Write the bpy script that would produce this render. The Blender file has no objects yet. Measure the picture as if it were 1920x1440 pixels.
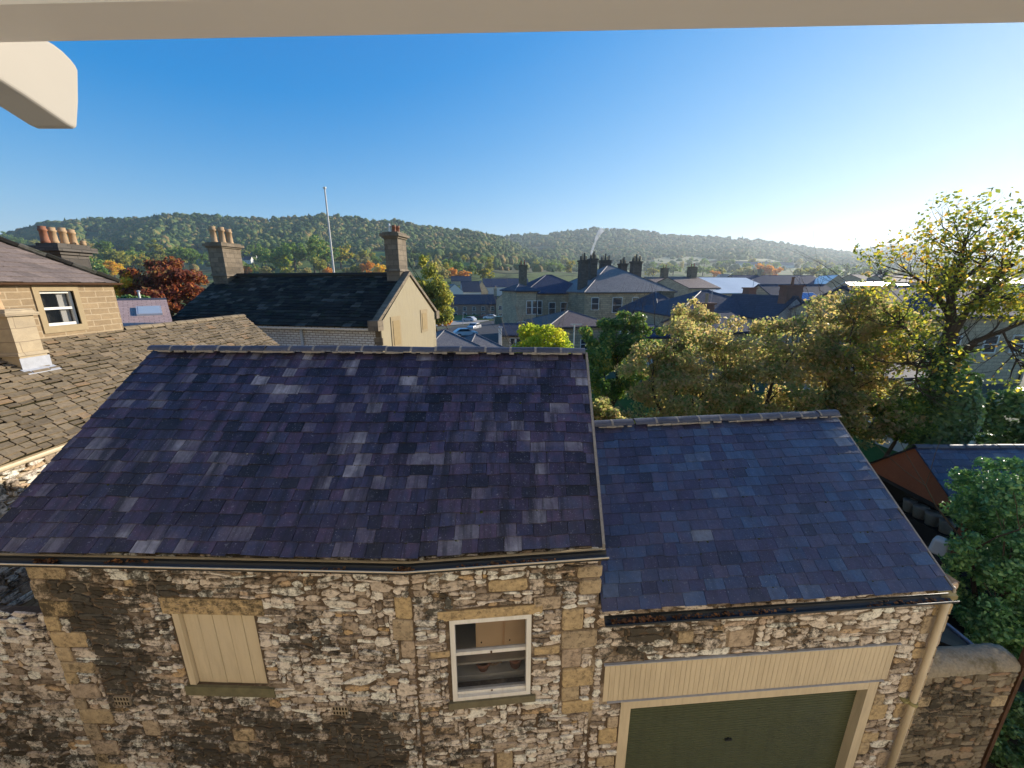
import bpy, bmesh, math, random
import numpy as np
from mathutils import Vector, Matrix, noise
R = math.radians
SC = bpy.context.scene
COL = SC.collection

# ------------------------------------------------------------------ camera, sky, sun
H = 7.0                       # eye height over the alley
F, PITCH = 721.0, R(14.4)     # focal length in pixels of the 1920 wide frame
cp, sp = math.cos(PITCH), math.sin(PITCH)
cam = bpy.data.cameras.new('camera'); co = bpy.data.objects.new('camera', cam); COL.objects.link(co)
co.location = (0, 0, H); co.rotation_euler = (R(90) - PITCH, 0, 0)
cam.sensor_width = 36; cam.lens = 36 * F / 1920; cam.clip_start = 0.05; cam.clip_end = 20000
SC.camera = co
SUN_EL, SUN_AZ = R(17.5), R(56)
w = bpy.data.worlds.new('World'); SC.world = w; w.use_nodes = True
nt = w.node_tree; bg = nt.nodes['Background']
sky = nt.nodes.new('ShaderNodeTexSky'); sky.sky_type = 'NISHITA'; sky.sun_disc = False
sky.sun_elevation = SUN_EL; sky.sun_rotation = SUN_AZ
sky.air_density = 1.0; sky.dust_density = 0.05; sky.ozone_density = 5.0; sky.altitude = 100
hs = nt.nodes.new('ShaderNodeHueSaturation'); hs.inputs['Saturation'].default_value = 1.62; hs.inputs['Value'].default_value = 1.12; hs.inputs['Hue'].default_value = 0.517
# the camera's own highlight roll-off: radiance c becomes c / (1 + 0.35 c)
den = nt.nodes.new('ShaderNodeVectorMath'); den.operation = 'MULTIPLY_ADD'; den.inputs[1].default_value = (0.35, 0.35, 0.35); den.inputs[2].default_value = (1, 1, 1)
dv = nt.nodes.new('ShaderNodeVectorMath'); dv.operation = 'DIVIDE'
nt.links.new(sky.outputs[0], den.inputs[0]); nt.links.new(sky.outputs[0], dv.inputs[0]); nt.links.new(den.outputs[0], dv.inputs[1])
nt.links.new(dv.outputs[0], hs.inputs['Color']); nt.links.new(hs.outputs[0], bg.inputs[0]); bg.inputs[1].default_value = 0.137
sl = bpy.data.lights.new('sun', 'SUN'); so = bpy.data.objects.new('sun', sl); COL.objects.link(so)
sl.energy = 2.75; sl.angle = R(0.5); sl.color = (1.0, 0.90, 0.76)
SV = Vector((math.sin(SUN_AZ) * math.cos(SUN_EL), math.cos(SUN_AZ) * math.cos(SUN_EL), math.sin(SUN_EL)))
so.rotation_euler = (-SV).to_track_quat('-Z', 'Y').to_euler()
SC.view_settings.view_transform = 'Standard'; SC.view_settings.look = 'None'
SC.view_settings.exposure = 1.6; SC.view_settings.gamma = 1
SC.render.engine = 'CYCLES'
SC.cycles.use_denoising = True
SC.cycles.max_bounces = 10; SC.cycles.diffuse_bounces = 6; SC.cycles.transparent_max_bounces = 16; SC.cycles.volume_bounces = 1

# ------------------------------------------------------------------ measuring helpers
def ray(px, py):
    u, v = (px - 960) / F, (720 - py) / F
    return Vector((u, cp + v * sp, -sp + v * cp))
def at(px, py, Y):
    d = ray(px, py); return Vector((d.x, d.y, d.z)) * (Y / d.y) + Vector((0, 0, H))
def atx(px, py, X):
    d = ray(px, py); return d * (X / d.x) + Vector((0, 0, H))
def atz(px, py, Z):
    d = ray(px, py); return d * ((Z - H) / d.z) + Vector((0, 0, H))
def sm(a, b, t):
    t = min(1, max(0, (t - a) / (b - a))); return t * t * (3 - 2 * t)
def ground_z(x, y):
    z = -3.2 * sm(25, 105, y)
    return z
def atg(px, py):
    d = ray(px, py); t = 1.0
    while t < 3000:
        p = d * t
        if p.z + H < ground_z(p.x, p.y): break
        t *= 1.004
    return Vector((p.x, p.y, ground_z(p.x, p.y)))

# ------------------------------------------------------------------ materials
def newmat(name):
    m = bpy.data.materials.new(name); m.use_nodes = True
    nt = m.node_tree; return m, nt, nt.nodes['Principled BSDF'], nt.nodes.new, nt.links.new
def ramp(N, stops):
    r = N('ShaderNodeValToRGB'); e = r.color_ramp.elements
    while len(e) < len(stops): e.new(0.5)
    for i, (p, c) in enumerate(stops):
        e[i].position = p; e[i].color = (*c, 1)
    return r
def mixc(N, L, a, b, fac, mode='MIX'):
    x = N('ShaderNodeMix'); x.data_type = 'RGBA'; x.blend_type = mode
    for s, val in ((x.inputs[0], fac), (x.inputs[6], a), (x.inputs[7], b)):
        if isinstance(val, (int, float)): s.default_value = val
        elif isinstance(val, tuple): s.default_value = (*val, 1)
        else: L(val, s)
    return x.outputs[2]
def nz(N, L, scale, detail=4, rough=0.55, co=None):
    t = N('ShaderNodeTexNoise'); t.inputs['Scale'].default_value = scale; t.inputs['Detail'].default_value = detail
    t.inputs['Roughness'].default_value = rough
    if co is not None: L(co, t.inputs['Vector'])
    return t.outputs['Fac']
def rng(N, L, v, a, b, c=0, d=1):
    m = N('ShaderNodeMapRange'); L(v, m.inputs[0])
    for i, k in enumerate((a, b, c, d)): m.inputs[i + 1].default_value = k
    return m.outputs[0]
def bump(N, L, b, h, strength, dist=0.02):
    n = N('ShaderNodeBump'); n.inputs['Strength'].default_value = strength; n.inputs['Distance'].default_value = dist
    L(h, n.inputs['Height']); L(n.outputs[0], b.inputs['Normal'])
def objco(N): return N('ShaderNodeTexCoord').outputs['Object']
def uvco(N): return N('ShaderNodeTexCoord').outputs['UV']

def plain(name, c, rough=0.6, var=0.15, scale=6, spec=0.3, metal=0.0):
    m, nt, b, N, L = newmat(name)
    n = nz(N, L, scale, 5, 0.6, objco(N))
    d = tuple(x * (1 - var) for x in c); l = tuple(min(1, x * (1 + var)) for x in c)
    L(mixc(N, L, d, l, n), b.inputs['Base Color'])
    b.inputs['Roughness'].default_value = rough; b.inputs['Specular IOR Level'].default_value = spec
    b.inputs['Metallic'].default_value = metal
    bump(N, L, b, n, 0.15, 0.01)
    return m
def islands(name, stops, rough=0.6, spec=0.3, dark=(0.042, 0.037, 0.028), dirt=False, moss=None, lich=None, fine=40, bs=0.5, bd=0.006, streak=0.0, ragged=0.0, cluster=0.0):
    """stones, slates: a tint of its own for each island, fine grain, dirt where the mesh says so"""
    m, nt, b, N, L = newmat(name)
    o = objco(N); g = N('ShaderNodeNewGeometry')
    c = ramp(N, stops); L(g.outputs['Random Per Island'], c.inputs[0]); c.color_ramp.interpolation = 'LINEAR'
    if cluster:
        k = N('ShaderNodeMath'); k.operation = 'MULTIPLY_ADD'; L(g.outputs['Random Per Island'], k.inputs[0]); k.inputs[1].default_value = 1 - cluster * .5
        L(rng(N, L, nz(N, L, 1.5, 4, .6, o), .3, .7, -cluster * .35, cluster * .75), k.inputs[2]); L(k.outputs[0], c.inputs[0])
    n1 = nz(N, L, fine, 6, 0.65, o); n2 = nz(N, L, 3.2, 5, 0.6, o)
    col = mixc(N, L, c.outputs[0], (0.5, 0.5, 0.5), 0.0)
    col = mixc(N, L, col, mixc(N, L, (0.35, 0.35, 0.35), (1.45, 1.45, 1.45), n1), 0.9, 'MULTIPLY')
    if lich:
        k = rng(N, L, nz(N, L, 22, 6, 0.75, o), 0.60, 0.70)
        col = mixc(N, L, col, lich, k)
    if streak:
        mp = N('ShaderNodeMapping'); mp.inputs['Scale'].default_value = (7, .55, 1); L(uvco(N), mp.inputs['Vector'])
        k = rng(N, L, nz(N, L, 1.0, 6, .7, mp.outputs[0]), .46, .62, 0, streak); col = mixc(N, L, col, (.009, .009, .014), k)
        k = rng(N, L, nz(N, L, 1.1, 6, .7, o), .52, .72, 0, .22); col = mixc(N, L, col, (.075, .078, .085), k)
        k = rng(N, L, nz(N, L, 75, 3, .5, o), .665, .70, 0, .75); col = mixc(N, L, col, (.26, .26, .27), k)
    if ragged:
        k = rng(N, L, nz(N, L, 15, 9, .82, o), .50, .60, 0, ragged); col = mixc(N, L, col, (.06, .046, .034), k)
    if moss:
        k = rng(N, L, nz(N, L, 2.4, 6, 0.7, o), 0.52, 0.66)
        col = mixc(N, L, col, moss, k)
    if dirt:
        a = N('ShaderNodeAttribute'); a.attribute_name = 'dirt'
        s = N('ShaderNodeMath'); s.operation = 'ADD'; L(a.outputs['Fac'], s.inputs[0])
        k = rng(N, L, nz(N, L, 11, 8, 0.8, o), 0.3, 0.7, -0.75, 0.75); L(k, s.inputs[1])
        col = mixc(N, L, col, dark, rng(N, L, s.outputs[0], 0.40, 0.88, 0, .93))
    L(col, b.inputs['Base Color']); b.inputs['Roughness'].default_value = rough
    b.inputs['Specular IOR Level'].default_value = spec
    bump(N, L, b, n1, bs, bd)
    return m
def bricky(name, c1, c2, mortar, bw, bh, ms=0.012, rough=0.75, spec=0.25, offset=0.5, stain=(0.05, 0.045, 0.04), st=0.35, bs=0.4):
    """coursed masonry, tiles or slates on metric UVs"""
    m, nt, b, N, L = newmat(name)
    uv = uvco(N)
    wob = N('ShaderNodeTexNoise'); wob.inputs['Scale'].default_value = 3.0; L(uv, wob.inputs['Vector'])
    sc = N('ShaderNodeVectorMath'); sc.operation = 'SCALE'; L(wob.outputs['Color'], sc.inputs[0]); sc.inputs['Scale'].default_value = bh * 0.25
    ad = N('ShaderNodeVectorMath'); L(uv, ad.inputs[0]); L(sc.outputs[0], ad.inputs[1])
    t = N('ShaderNodeTexBrick'); L(ad.outputs[0], t.inputs['Vector'])
    t.offset = offset; t.squash = 1.0
    t.inputs['Color1'].default_value = (*c1, 1); t.inputs['Color2'].default_value = (*c2, 1); t.inputs['Mortar'].default_value = (*mortar, 1)
    t.inputs['Scale'].default_value = 1; t.inputs['Mortar Size'].default_value = ms; t.inputs['Mortar Smooth'].default_value = 0.3
    t.inputs['Bias'].default_value = 0; t.inputs['Brick Width'].default_value = bw; t.inputs['Row Height'].default_value = bh
    n = nz(N, L, 1.1 / bh, 6, 0.7, uv); n2 = nz(N, L, 0.5, 6, 0.7, uv)
    col = mixc(N, L, t.outputs['Color'], mixc(N, L, (0.5, 0.5, 0.5), (1.45, 1.45, 1.45), n), 0.8, 'MULTIPLY')
    col = mixc(N, L, col, stain, rng(N, L, n2, 0.5, 0.75, 0, st))
    L(col, b.inputs['Base Color']); b.inputs['Roughness'].default_value = rough; b.inputs['Specular IOR Level'].default_value = spec
    h = N('ShaderNodeMath'); h.operation = 'SUBTRACT'; L(n, h.inputs[0]); L(t.outputs['Fac'], h.inputs[1])
    bump(N, L, b, h.outputs[0], bs, 0.02)
    return m
def leafmat(name, stops, trans=0.45, rough=0.55, spec=0.25, tint=2.0):
    m, nt, b, N, L = newmat(name)
    g = N('ShaderNodeNewGeometry'); o = objco(N)
    f = N('ShaderNodeMath'); f.operation = 'ADD'; L(g.outputs['Random Per Island'], f.inputs[0])
    k = rng(N, L, nz(N, L, 0.9, 3, 0.5, o), 0.3, 0.7, -0.35, 0.35); L(k, f.inputs[1])
    c = ramp(N, stops); L(f.outputs[0], c.inputs[0])
    L(c.outputs[0], b.inputs['Base Color']); b.inputs['Roughness'].default_value = rough; b.inputs['Specular IOR Level'].default_value = spec
    t = N('ShaderNodeBsdfTranslucent')
    L(mixc(N, L, c.outputs[0], (tint, tint, tint * 0.75), 1.0, 'MULTIPLY'), t.inputs[0])
    x = N('ShaderNodeMixShader'); x.inputs[0].default_value = trans
    L(b.outputs[0], x.inputs[1]); L(t.outputs[0], x.inputs[2]); L(x.outputs[0], nt.nodes['Material Output'].inputs[0])
    return m
def glassy(name, tint=(0.02, 0.025, 0.03), clear=0.0, rough=0.03):
    m, nt, b, N, L = newmat(name)
    n = nz(N, L, 2, 3, 0.5, objco(N))
    L(mixc(N, L, tint, tuple(x * 1.6 for x in tint), n), b.inputs['Base Color'])
    b.inputs['Roughness'].default_value = rough; b.inputs['Specular IOR Level'].default_value = 0.6
    if clear:
        t = N('ShaderNodeBsdfTransparent'); x = N('ShaderNodeMixShader'); x.inputs[0].default_value = clear
        L(b.outputs[0], x.inputs[1]); L(t.outputs[0], x.inputs[2]); L(x.outputs[0], nt.nodes['Material Output'].inputs[0])
    return m

def painted(name, c, grime, rough=0.42):
    """old outdoor paint: runs of grime, faded areas, small chips"""
    m, nt, b, N, L = newmat(name); o = objco(N)
    mp = N('ShaderNodeMapping'); mp.inputs['Scale'].default_value = (16, 16, 1.4); L(o, mp.inputs['Vector'])
    run = rng(N, L, nz(N, L, 1.0, 5, .7, mp.outputs[0]), .45, .8, 0, .45); fade = nz(N, L, 2.2, 4, .6, o)
    col = mixc(N, L, tuple(x * .9 for x in c), tuple(min(1, x * 1.06) for x in c), fade); col = mixc(N, L, col, grime, run)
    chip = rng(N, L, nz(N, L, 48, 4, .6, o), .70, .73, 0, .7); col = mixc(N, L, col, tuple(x * .8 for x in grime), chip)
    L(col, b.inputs['Base Color']); L(rng(N, L, fade, .3, .7, rough - .08, rough + .22), b.inputs['Roughness']); b.inputs['Specular IOR Level'].default_value = .35
    bump(N, L, b, nz(N, L, 30, 4, .6, o), .2, .006); return m
M = {}
M['slate'] = islands('purple_slate', [(0, (0.007, 0.007, 0.011)), (.14, (0.015, 0.015, 0.032)), (.28, (0.037, 0.027, 0.059)), (.42, (0.027, 0.032, 0.071)), (.55, (0.076, 0.049, 0.090)), (.66, (0.044, 0.049, 0.098)), (.78, (0.100, 0.085, 0.122)), (.9, (0.159, 0.152, 0.183)), (1, (0.293, 0.287, 0.317))], 0.52, 0.42, lich=(0.207, 0.207, 0.226), fine=30, streak=.85, cluster=.4)
M['slate_blue'] = islands('blue_slate', [(0, (0.017, 0.021, 0.047)), (.2, (0.040, 0.035, 0.078)), (.4, (0.028, 0.045, 0.101)), (.6, (0.057, 0.054, 0.101)), (.8, (0.038, 0.073, 0.153)), (.93, (0.073, 0.100, 0.165)), (1, (0.142, 0.165, 0.212))], 0.46, 0.5, lich=(0.142, 0.159, 0.189), fine=26, streak=.3, cluster=.3)
M['stoneslate'] = islands('stone_slate', [(0, (.16, .125, .082)), (.3, (.215, .168, .108)), (.7, (.26, .203, .13)), (.94, (.29, .22, .142)), (1, (.33, .22, .125))], 0.85, 0.15, fine=16, bs=0.8)
M['stoneslate_dark'] = islands('mossy_stone_slate', [(0, (.018, .016, .013)), (.5, (.034, .030, .024)), (.85, (.055, .05, .038)), (1, (.12, .11, .09))], 0.85, 0.15, moss=(.03, .034, .016), fine=14, bs=0.8)
M['rubble'] = islands('limestone_rubble', [(0, (0.246, 0.191, 0.142)), (.14, (0.419, 0.332, 0.246)), (.3, (0.592, 0.493, 0.394)), (.6, (0.789, 0.690, 0.579)), (.88, (0.850, 0.838, 0.739)), (.95, (0.567, 0.431, 0.320)), (1, (0.567, 0.382, 0.185))], 0.85, 0.15, dirt=True, fine=24, bs=0.8, bd=0.012, ragged=.8)
M['quoin'] = islands('gritstone_quoin', [(0, (.42, .33, .22)), (.35, (.50, .38, .225)), (.6, (.54, .395, .21)), (.8, (.52, .41, .29)), (1, (.44, .34, .25))], 0.85, 0.15, dirt=True, dark=(.07, .055, .035), fine=18, bs=0.8, bd=0.014, ragged=.6)
M['mortar'] = islands('dark_lime_mortar', [(0, (.115, .082, .055)), (1, (.125, .09, .06))], .95, .1, lich=(.34, .27, .195), moss=(.36, .29, .21), fine=30)
M['lime'] = plain('pale_mortar', (.25, .225, .19), 0.9, 0.5, 30, 0.1)
M['ridge'] = islands('ridge_tile_clay', [(0, (.055, .06, .08)), (.6, (.075, .08, .105)), (1, (.10, .105, .125))], 0.6, 0.35, lich=(.14, .14, .15), fine=14)
M['cream'] = painted('cream_gloss_paint', (.62, .51, .34), (.30, .23, .14))
M['horn'] = plain('sun_offset_white_paint', (.35, .325, .285), 0.85, 0.06, 5, 0.05)  # same paint as the window head, its colour darkened to offset direct sun
M['cream_pale'] = plain('off_white_paint', (.85, .765, .64), 0.35, 0.05, 5, 0.45)
M['white'] = painted('white_paint', (.78, .75, .68), (.45, .40, .31))
M['black'] = plain('black_gutter', (.02, .022, .022), 0.4, 0.4, 8, 0.4)
M['green'] = painted('dark_green_shutter_paint', (.072, .082, .040), (.03, .032, .018))
M['lead'] = plain('lead_flashing', (.36, .37, .40), 0.5, 0.25, 12, 0.4)
M['soil'] = plain('damp_soil', (.03, .026, .018), 0.95, 0.5, 5, 0.1)
M['bark'] = plain('bark', (.075, .058, .042), 0.9, 0.4, 9, 0.1)
M['palebark'] = plain('pale_twig_bark', (.22, .18, .14), 0.9, 0.3, 9, 0.1)
M['rust'] = plain('rusty_iron', (0.084, 0.042, 0.021), 0.8, 0.5, 14, 0.2)
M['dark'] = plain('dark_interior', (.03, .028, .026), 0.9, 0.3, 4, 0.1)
M['plaster'] = plain('old_plaster', (.42, .38, .32), 0.9, 0.25, 3, 0.1)
M['glass'] = glassy('window_glass', (.03, .035, .04))
M['clear'] = glassy('clear_glass', (.02, .025, .03), 0.8)
M['pot_buff'] = plain('buff_chimney_pot', (.40, .27, .155), 0.8, 0.4, 7, 0.2)
M['pot_red'] = plain('terracotta_pot', (.27, .12, .07), 0.8, 0.4, 7, 0.2)
M['ashlar'] = bricky('buff_ashlar', (0.244, 0.172, 0.096), (0.304, 0.218, 0.122), (0.370, 0.284, 0.178), .42, .135, .014, stain=(0.132, 0.092, 0.053), st=.4)
M['ashlar_plain'] = plain('buff_dressed_stone', (0.330, 0.254, 0.149), 0.85, 0.2, 5, 0.15)
M['chim_stone'] = bricky('sooty_chimney_stone', (0.145, 0.111, 0.072), (0.230, 0.178, 0.119), (0.102, 0.085, 0.060), .5, .25, .012, stain=(0.030, 0.025, 0.021), st=.9)
M['chim_dark'] = bricky('black_sooted_stone', (.07, .06, .05), (.11, .095, .08), (.05, .045, .04), .5, .25, .012, stain=(.03, .027, .025), st=.8)
M['render'] = painted('buff_rendered_wall', (.36, .30, .19), (.20, .155, .095), .85)
M['roof_plum_lit'] = bricky('lit_plum_tile', (.44, .30, .26), (.50, .35, .30), (.26, .18, .16), .3, .18, .012, 0.8, 0.1, stain=(.3, .22, .2), st=.5)  # plum tile for a shaded roof, with sunlight put into its colour
M['facade'] = bricky('cream_limewashed_wall', (.80, .72, .58), (.78, .70, .56), (.72, .64, .52), .5, .2, .01)
M['whitewash'] = bricky('limewashed_rubble', (.74, .72, .68), (.60, .57, .52), (.30, .26, .22), .30, .11, .02, stain=(.22, .16, .12), st=1.0, bs=.7)
M['litwall'] = bricky('pale_coursed_rubble', (0.496, 0.416, 0.288), (0.384, 0.304, 0.200), (0.288, 0.224, 0.144), .30, .10, .015, stain=(0.240, 0.176, 0.096), st=.8, bs=.7)
M['hallstone'] = bricky('grey_gritstone', (0.390, 0.289, 0.173), (0.578, 0.433, 0.260), (0.289, 0.224, 0.145), .8, .3, .03, stain=(0.101, 0.087, 0.065), st=.8)
M['townstone'] = bricky('town_stone', (0.406, 0.315, 0.203), (0.560, 0.434, 0.280), (0.308, 0.245, 0.168), .6, .25, .02, stain=(0.140, 0.112, 0.084), st=.6)
M['redbrick'] = bricky('red_brick', (.24, .085, .05), (.30, .11, .065), (.24, .17, .13), .225, .075, .012, stain=(.06, .04, .03), st=.5)
M['redstone'] = bricky('red_terrace_stone', (0.286, 0.169, 0.124), (0.364, 0.221, 0.163), (0.260, 0.182, 0.143), .5, .2, .02, stain=(0.091, 0.065, 0.052), st=.6)
M['roughcast'] = plain('white_roughcast', (.62, .60, .55), 0.9, 0.15, 3, 0.1)
M['roof_slate'] = bricky('town_slate', (.055, .062, .085), (.075, .08, .105), (.03, .032, .045), .4, .28, .012, 0.75, 0.10, stain=(.05, .045, .05), st=.5, bs=.25)
M['roof_plum'] = bricky('plum_tile', (0.170, 0.119, 0.106), (0.212, 0.149, 0.128), (0.093, 0.068, 0.064), .28, .16, .012, 0.75, 0.2, stain=(0.102, 0.076, 0.068), st=.6)
M['roof_grey'] = bricky('weathered_grey_slate', (0.176, 0.156, 0.148), (0.224, 0.196, 0.180), (0.104, 0.096, 0.096), .4, .28, .012, 0.65, 0.3, stain=(0.112, 0.096, 0.088), st=.7)
M['roof_pale'] = bricky('pale_sheet_roof', (0.720, 0.705, 0.675), (0.780, 0.765, 0.735), (0.600, 0.585, 0.570), 1.0, 30, .03, 0.38, 0.5, stain=(0.540, 0.525, 0.495), st=.3, bs=.1)
M['roof_gloss'] = bricky('shiny_sheet_roof', (0.675, 0.690, 0.720), (0.750, 0.750, 0.780), (0.600, 0.600, 0.630), 1.0, 30, .03, 0.22, 0.9, stain=(0.600, 0.600, 0.600), st=.2, bs=.05)
M['roof_navy'] = bricky('blue_slate_town', (.045, .06, .10), (.06, .075, .12), (.03, .035, .05), .4, .28, .012, 0.8, 0.08, stain=(.05, .05, .06), st=.4, bs=.2)
M['panel'] = glassy('solar_glass', (.02, .08, .25), rough=.08)
M['panel_grey'] = plain('frosted_roof_light', (.42, .45, .46), .3, .1, 3, .6)
M['board_red'] = bricky('red_stained_boards', (0.289, 0.085, 0.037), (0.340, 0.105, 0.048), (0.119, 0.034, 0.017), .14, 40, .006, 0.7, 0.2, offset=0.0, stain=(0.153, 0.051, 0.025), st=.4)
M['tarmac'] = plain('asphalt', (.06, .06, .065), 0.85, 0.25, 1.5, 0.2)
M['paving'] = plain('pale_paving', (.34, .31, .27), 0.9, 0.2, 1.2, 0.1)
M['rubber'] = plain('tyre', (.02, .02, .02), 0.8, 0.2, 8, 0.2)

# ------------------------------------------------------------------ mesh builder
class MB:
    def __init__(s): s.v = []; s.f = []; s.m = []; s.a = []
    def add(s, vs, fs, mi=0, a=0.0):
        o = len(s.v); s.v += [tuple(x) for x in vs]; s.a += [a] * len(vs)
        for f in fs: s.f.append(tuple(i + o for i in f)); s.m.append(mi)
    def quad(s, a, b, c, d, mi=0): s.add([a, b, c, d], [(0, 1, 2, 3)], mi)
    def box(s, c, size, rz=0.0, mi=0, mat=None, taper=1.0):
        x, y, z = (k / 2 for k in size); T = taper
        p = [(-x, -y, -z), (x, -y, -z), (x, y, -z), (-x, y, -z), (-x * T, -y * T, z), (x * T, -y * T, z), (x * T, y * T, z), (-x * T, y * T, z)]
        Rm = mat if mat is not None else Matrix.Rotation(rz, 3, 'Z')
        s.add([Rm @ Vector(q) + Vector(c) for q in p], [(0, 3, 2, 1), (4, 5, 6, 7), (0, 1, 5, 4), (1, 2, 6, 5), (2, 3, 7, 6), (3, 0, 4, 7)], mi)
    def prism(s, pts, d, mi=0):
        """closed solid: planar outline pts pushed along vector d"""
        n = len(pts); a = [Vector(p) for p in pts]; b = [p + Vector(d) for p in a]
        s.add(a + b, [tuple(range(n))[::-1], tuple(range(n, 2 * n))] + [(i, (i + 1) % n, n + (i + 1) % n, n + i) for i in range(n)], mi)
    def tube(s, pts, rad, n=8, mi=0, cap=True, jit=0.0, rnd=None):
        pts = [Vector(p) for p in pts]; rad = rad if isinstance(rad, (list, tuple)) else [rad] * len(pts)
        vs = []
        for i, p in enumerate(pts):
            t = (pts[min(i + 1, len(pts) - 1)] - pts[max(i - 1, 0)]).normalized()
            x = t.orthogonal().normalized() if abs(t.z) > 0.95 else t.cross(Vector((0, 0, 1))).normalized()
            if abs(t.z) > 0.95: x = (Vector((1, 0, 0)) - t * t.x).normalized()
            y = t.cross(x)
            for k in range(n):
                a = 2 * math.pi * k / n; r = rad[i] * (1 + (rnd.uniform(-jit, jit) if rnd else 0))
                vs.append(p + (x * math.cos(a) + y * math.sin(a)) * r)
        fs = [(i * n + k, i * n + (k + 1) % n, (i + 1) * n + (k + 1) % n, (i + 1) * n + k) for i in range(len(pts) - 1) for k in range(n)]
        if cap: fs += [tuple(range(n))[::-1], tuple(range((len(pts) - 1) * n, len(pts) * n))]
        s.add(vs, fs, mi)
    def join(s, t, mi): s.add(t.v, t.f, mi)
    def lathe(s, c, prof, n=14, mi=0, ax=None):
        s.tube([Vector(c) + Vector((0, 0, z)) for z, r in prof], [r for z, r in prof], n, mi)
    def build(s, name, mats, parent=None, smooth=False, local=False):
        me = bpy.data.meshes.new(name); me.from_pydata(s.v, [], s.f)
        mats = mats if isinstance(mats, (list, tuple)) else [mats]
        for m in mats: me.materials.append(m)
        me.polygons.foreach_set('material_index', s.m)
        if smooth: me.polygons.foreach_set('use_smooth', [True] * len(s.f))
        me.update(); metric_uv(me)
        if any(s.a):
            at_ = me.attributes.new('dirt', 'FLOAT', 'POINT'); at_.data.foreach_set('value', s.a)
        return link(me, name, parent, local)
def metric_uv(me):
    nl, npz = len(me.loops), len(me.polygons)
    if not nl: return
    co_ = np.empty(len(me.vertices) * 3, np.float32); me.vertices.foreach_get('co', co_); co_ = co_.reshape(-1, 3)
    vi = np.empty(nl, np.int32); me.loops.foreach_get('vertex_index', vi)
    nn = np.empty(npz * 3, np.float32); me.polygons.foreach_get('normal', nn); nn = nn.reshape(-1, 3)
    lt = np.empty(npz, np.int32); me.polygons.foreach_get('loop_total', lt)
    n = np.repeat(nn, lt, 0)
    h = np.stack([-n[:, 1], n[:, 0], np.zeros(nl)], 1); L = np.linalg.norm(h, axis=1)
    h[L < 1e-4] = (1, 0, 0); L[L < 1e-4] = 1; h /= L[:, None]
    s = np.cross(n, h); p = co_[vi]
    uv = np.stack([(p * h).sum(1), (p * s).sum(1)], 1).astype(np.float32)
    lay = me.uv_layers.new(name='UVMap'); lay.data.foreach_set('uv', uv.ravel())
def link(me, name, parent=None, local=False):
    """meshes are modelled where they stand; under an Empty its own placement is taken out again"""
    o = bpy.data.objects.new(name, me); COL.objects.link(o)
    if parent:
        o.parent = parent
        if parent.type == 'EMPTY' and not local: o.matrix_parent_inverse = parent.matrix_basis.inverted()
    return o
def thing(name, label, cat, loc=(0, 0, 0), rz=0.0, group=None):
    o = bpy.data.objects.new(name, None); COL.objects.link(o); o.location = loc; o.rotation_euler.z = rz
    o.empty_display_size = 0.3
    return tag(o, label, cat, group)
def tag(o, label, cat, group=None, kind=None):
    if label: o['label'] = label
    if cat: o['category'] = cat
    if group: o['group'] = group
    if kind: o['kind'] = kind
    return o
def struct(name, mb, mat, smooth=False):
    o = mb.build(name, mat, None, smooth); o['kind'] = 'structure'; return o
def copy_tree(o, parent=None):
    c = o.copy(); COL.objects.link(c)
    if parent: c.parent = parent
    for ch in list(o.children): copy_tree(ch, c)
    return c
def npmesh(name, V, Fq, mat, parent=None, smooth=False):
    """big meshes of equal sized faces straight from arrays"""
    me = bpy.data.meshes.new(name); k = Fq.shape[1]
    me.vertices.add(len(V)); me.vertices.foreach_set('co', V.astype(np.float32).ravel())
    me.loops.add(Fq.size); me.loops.foreach_set('vertex_index', Fq.astype(np.int32).ravel())
    me.polygons.add(len(Fq)); me.polygons.foreach_set('loop_start', np.arange(0, Fq.size, k, dtype=np.int32))
    if smooth: me.polygons.foreach_set('use_smooth', np.ones(len(Fq), bool))
    me.materials.append(mat); me.update(calc_edges=True)
    return me

# ------------------------------------------------------------------ masonry and slating
class Plane:
    """a vertical wall plane: u along it, z up, d out of it towards the alley"""
    def __init__(s, a, b):
        s.o = Vector((a[0], a[1], 0)); e = Vector((b[0] - a[0], b[1] - a[1], 0)); s.len = e.length; s.e = e.normalized()
        s.n = Vector((s.e.y, -s.e.x, 0))
    def P(s, u, z, d=0.0): return s.o + s.e * u + s.n * d + Vector((0, 0, z))
    def hit(s, px, py, dep=0.0):
        d = ray(px, py); t = (s.o + s.n * dep - Vector((0, 0, H))).dot(s.n) / d.dot(s.n); p = d * t + Vector((0, 0, H))
        return (p - s.o).dot(s.e), p.z
    def rect(s, x0, y0, x1, y1):
        q = [s.hit(x0, y0), s.hit(x1, y0), s.hit(x1, y1), s.hit(x0, y1)]
        return (q[0][0] + q[3][0]) / 2, (q[2][1] + q[3][1]) / 2, (q[1][0] + q[2][0]) / 2, (q[0][1] + q[1][1]) / 2
    def box(s, mb, u0, z0, u1, z1, d0, d1, mi=0):
        p = [s.P(u, z, d) for d in (d1, d0) for (u, z) in ((u0, z0), (u1, z0), (u1, z1), (u0, z1))]
        mb.add(p, [(0, 1, 2, 3), (5, 4, 7, 6), (1, 5, 6, 2), (4, 0, 3, 7), (3, 2, 6, 7), (4, 5, 1, 0)], mi)
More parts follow.
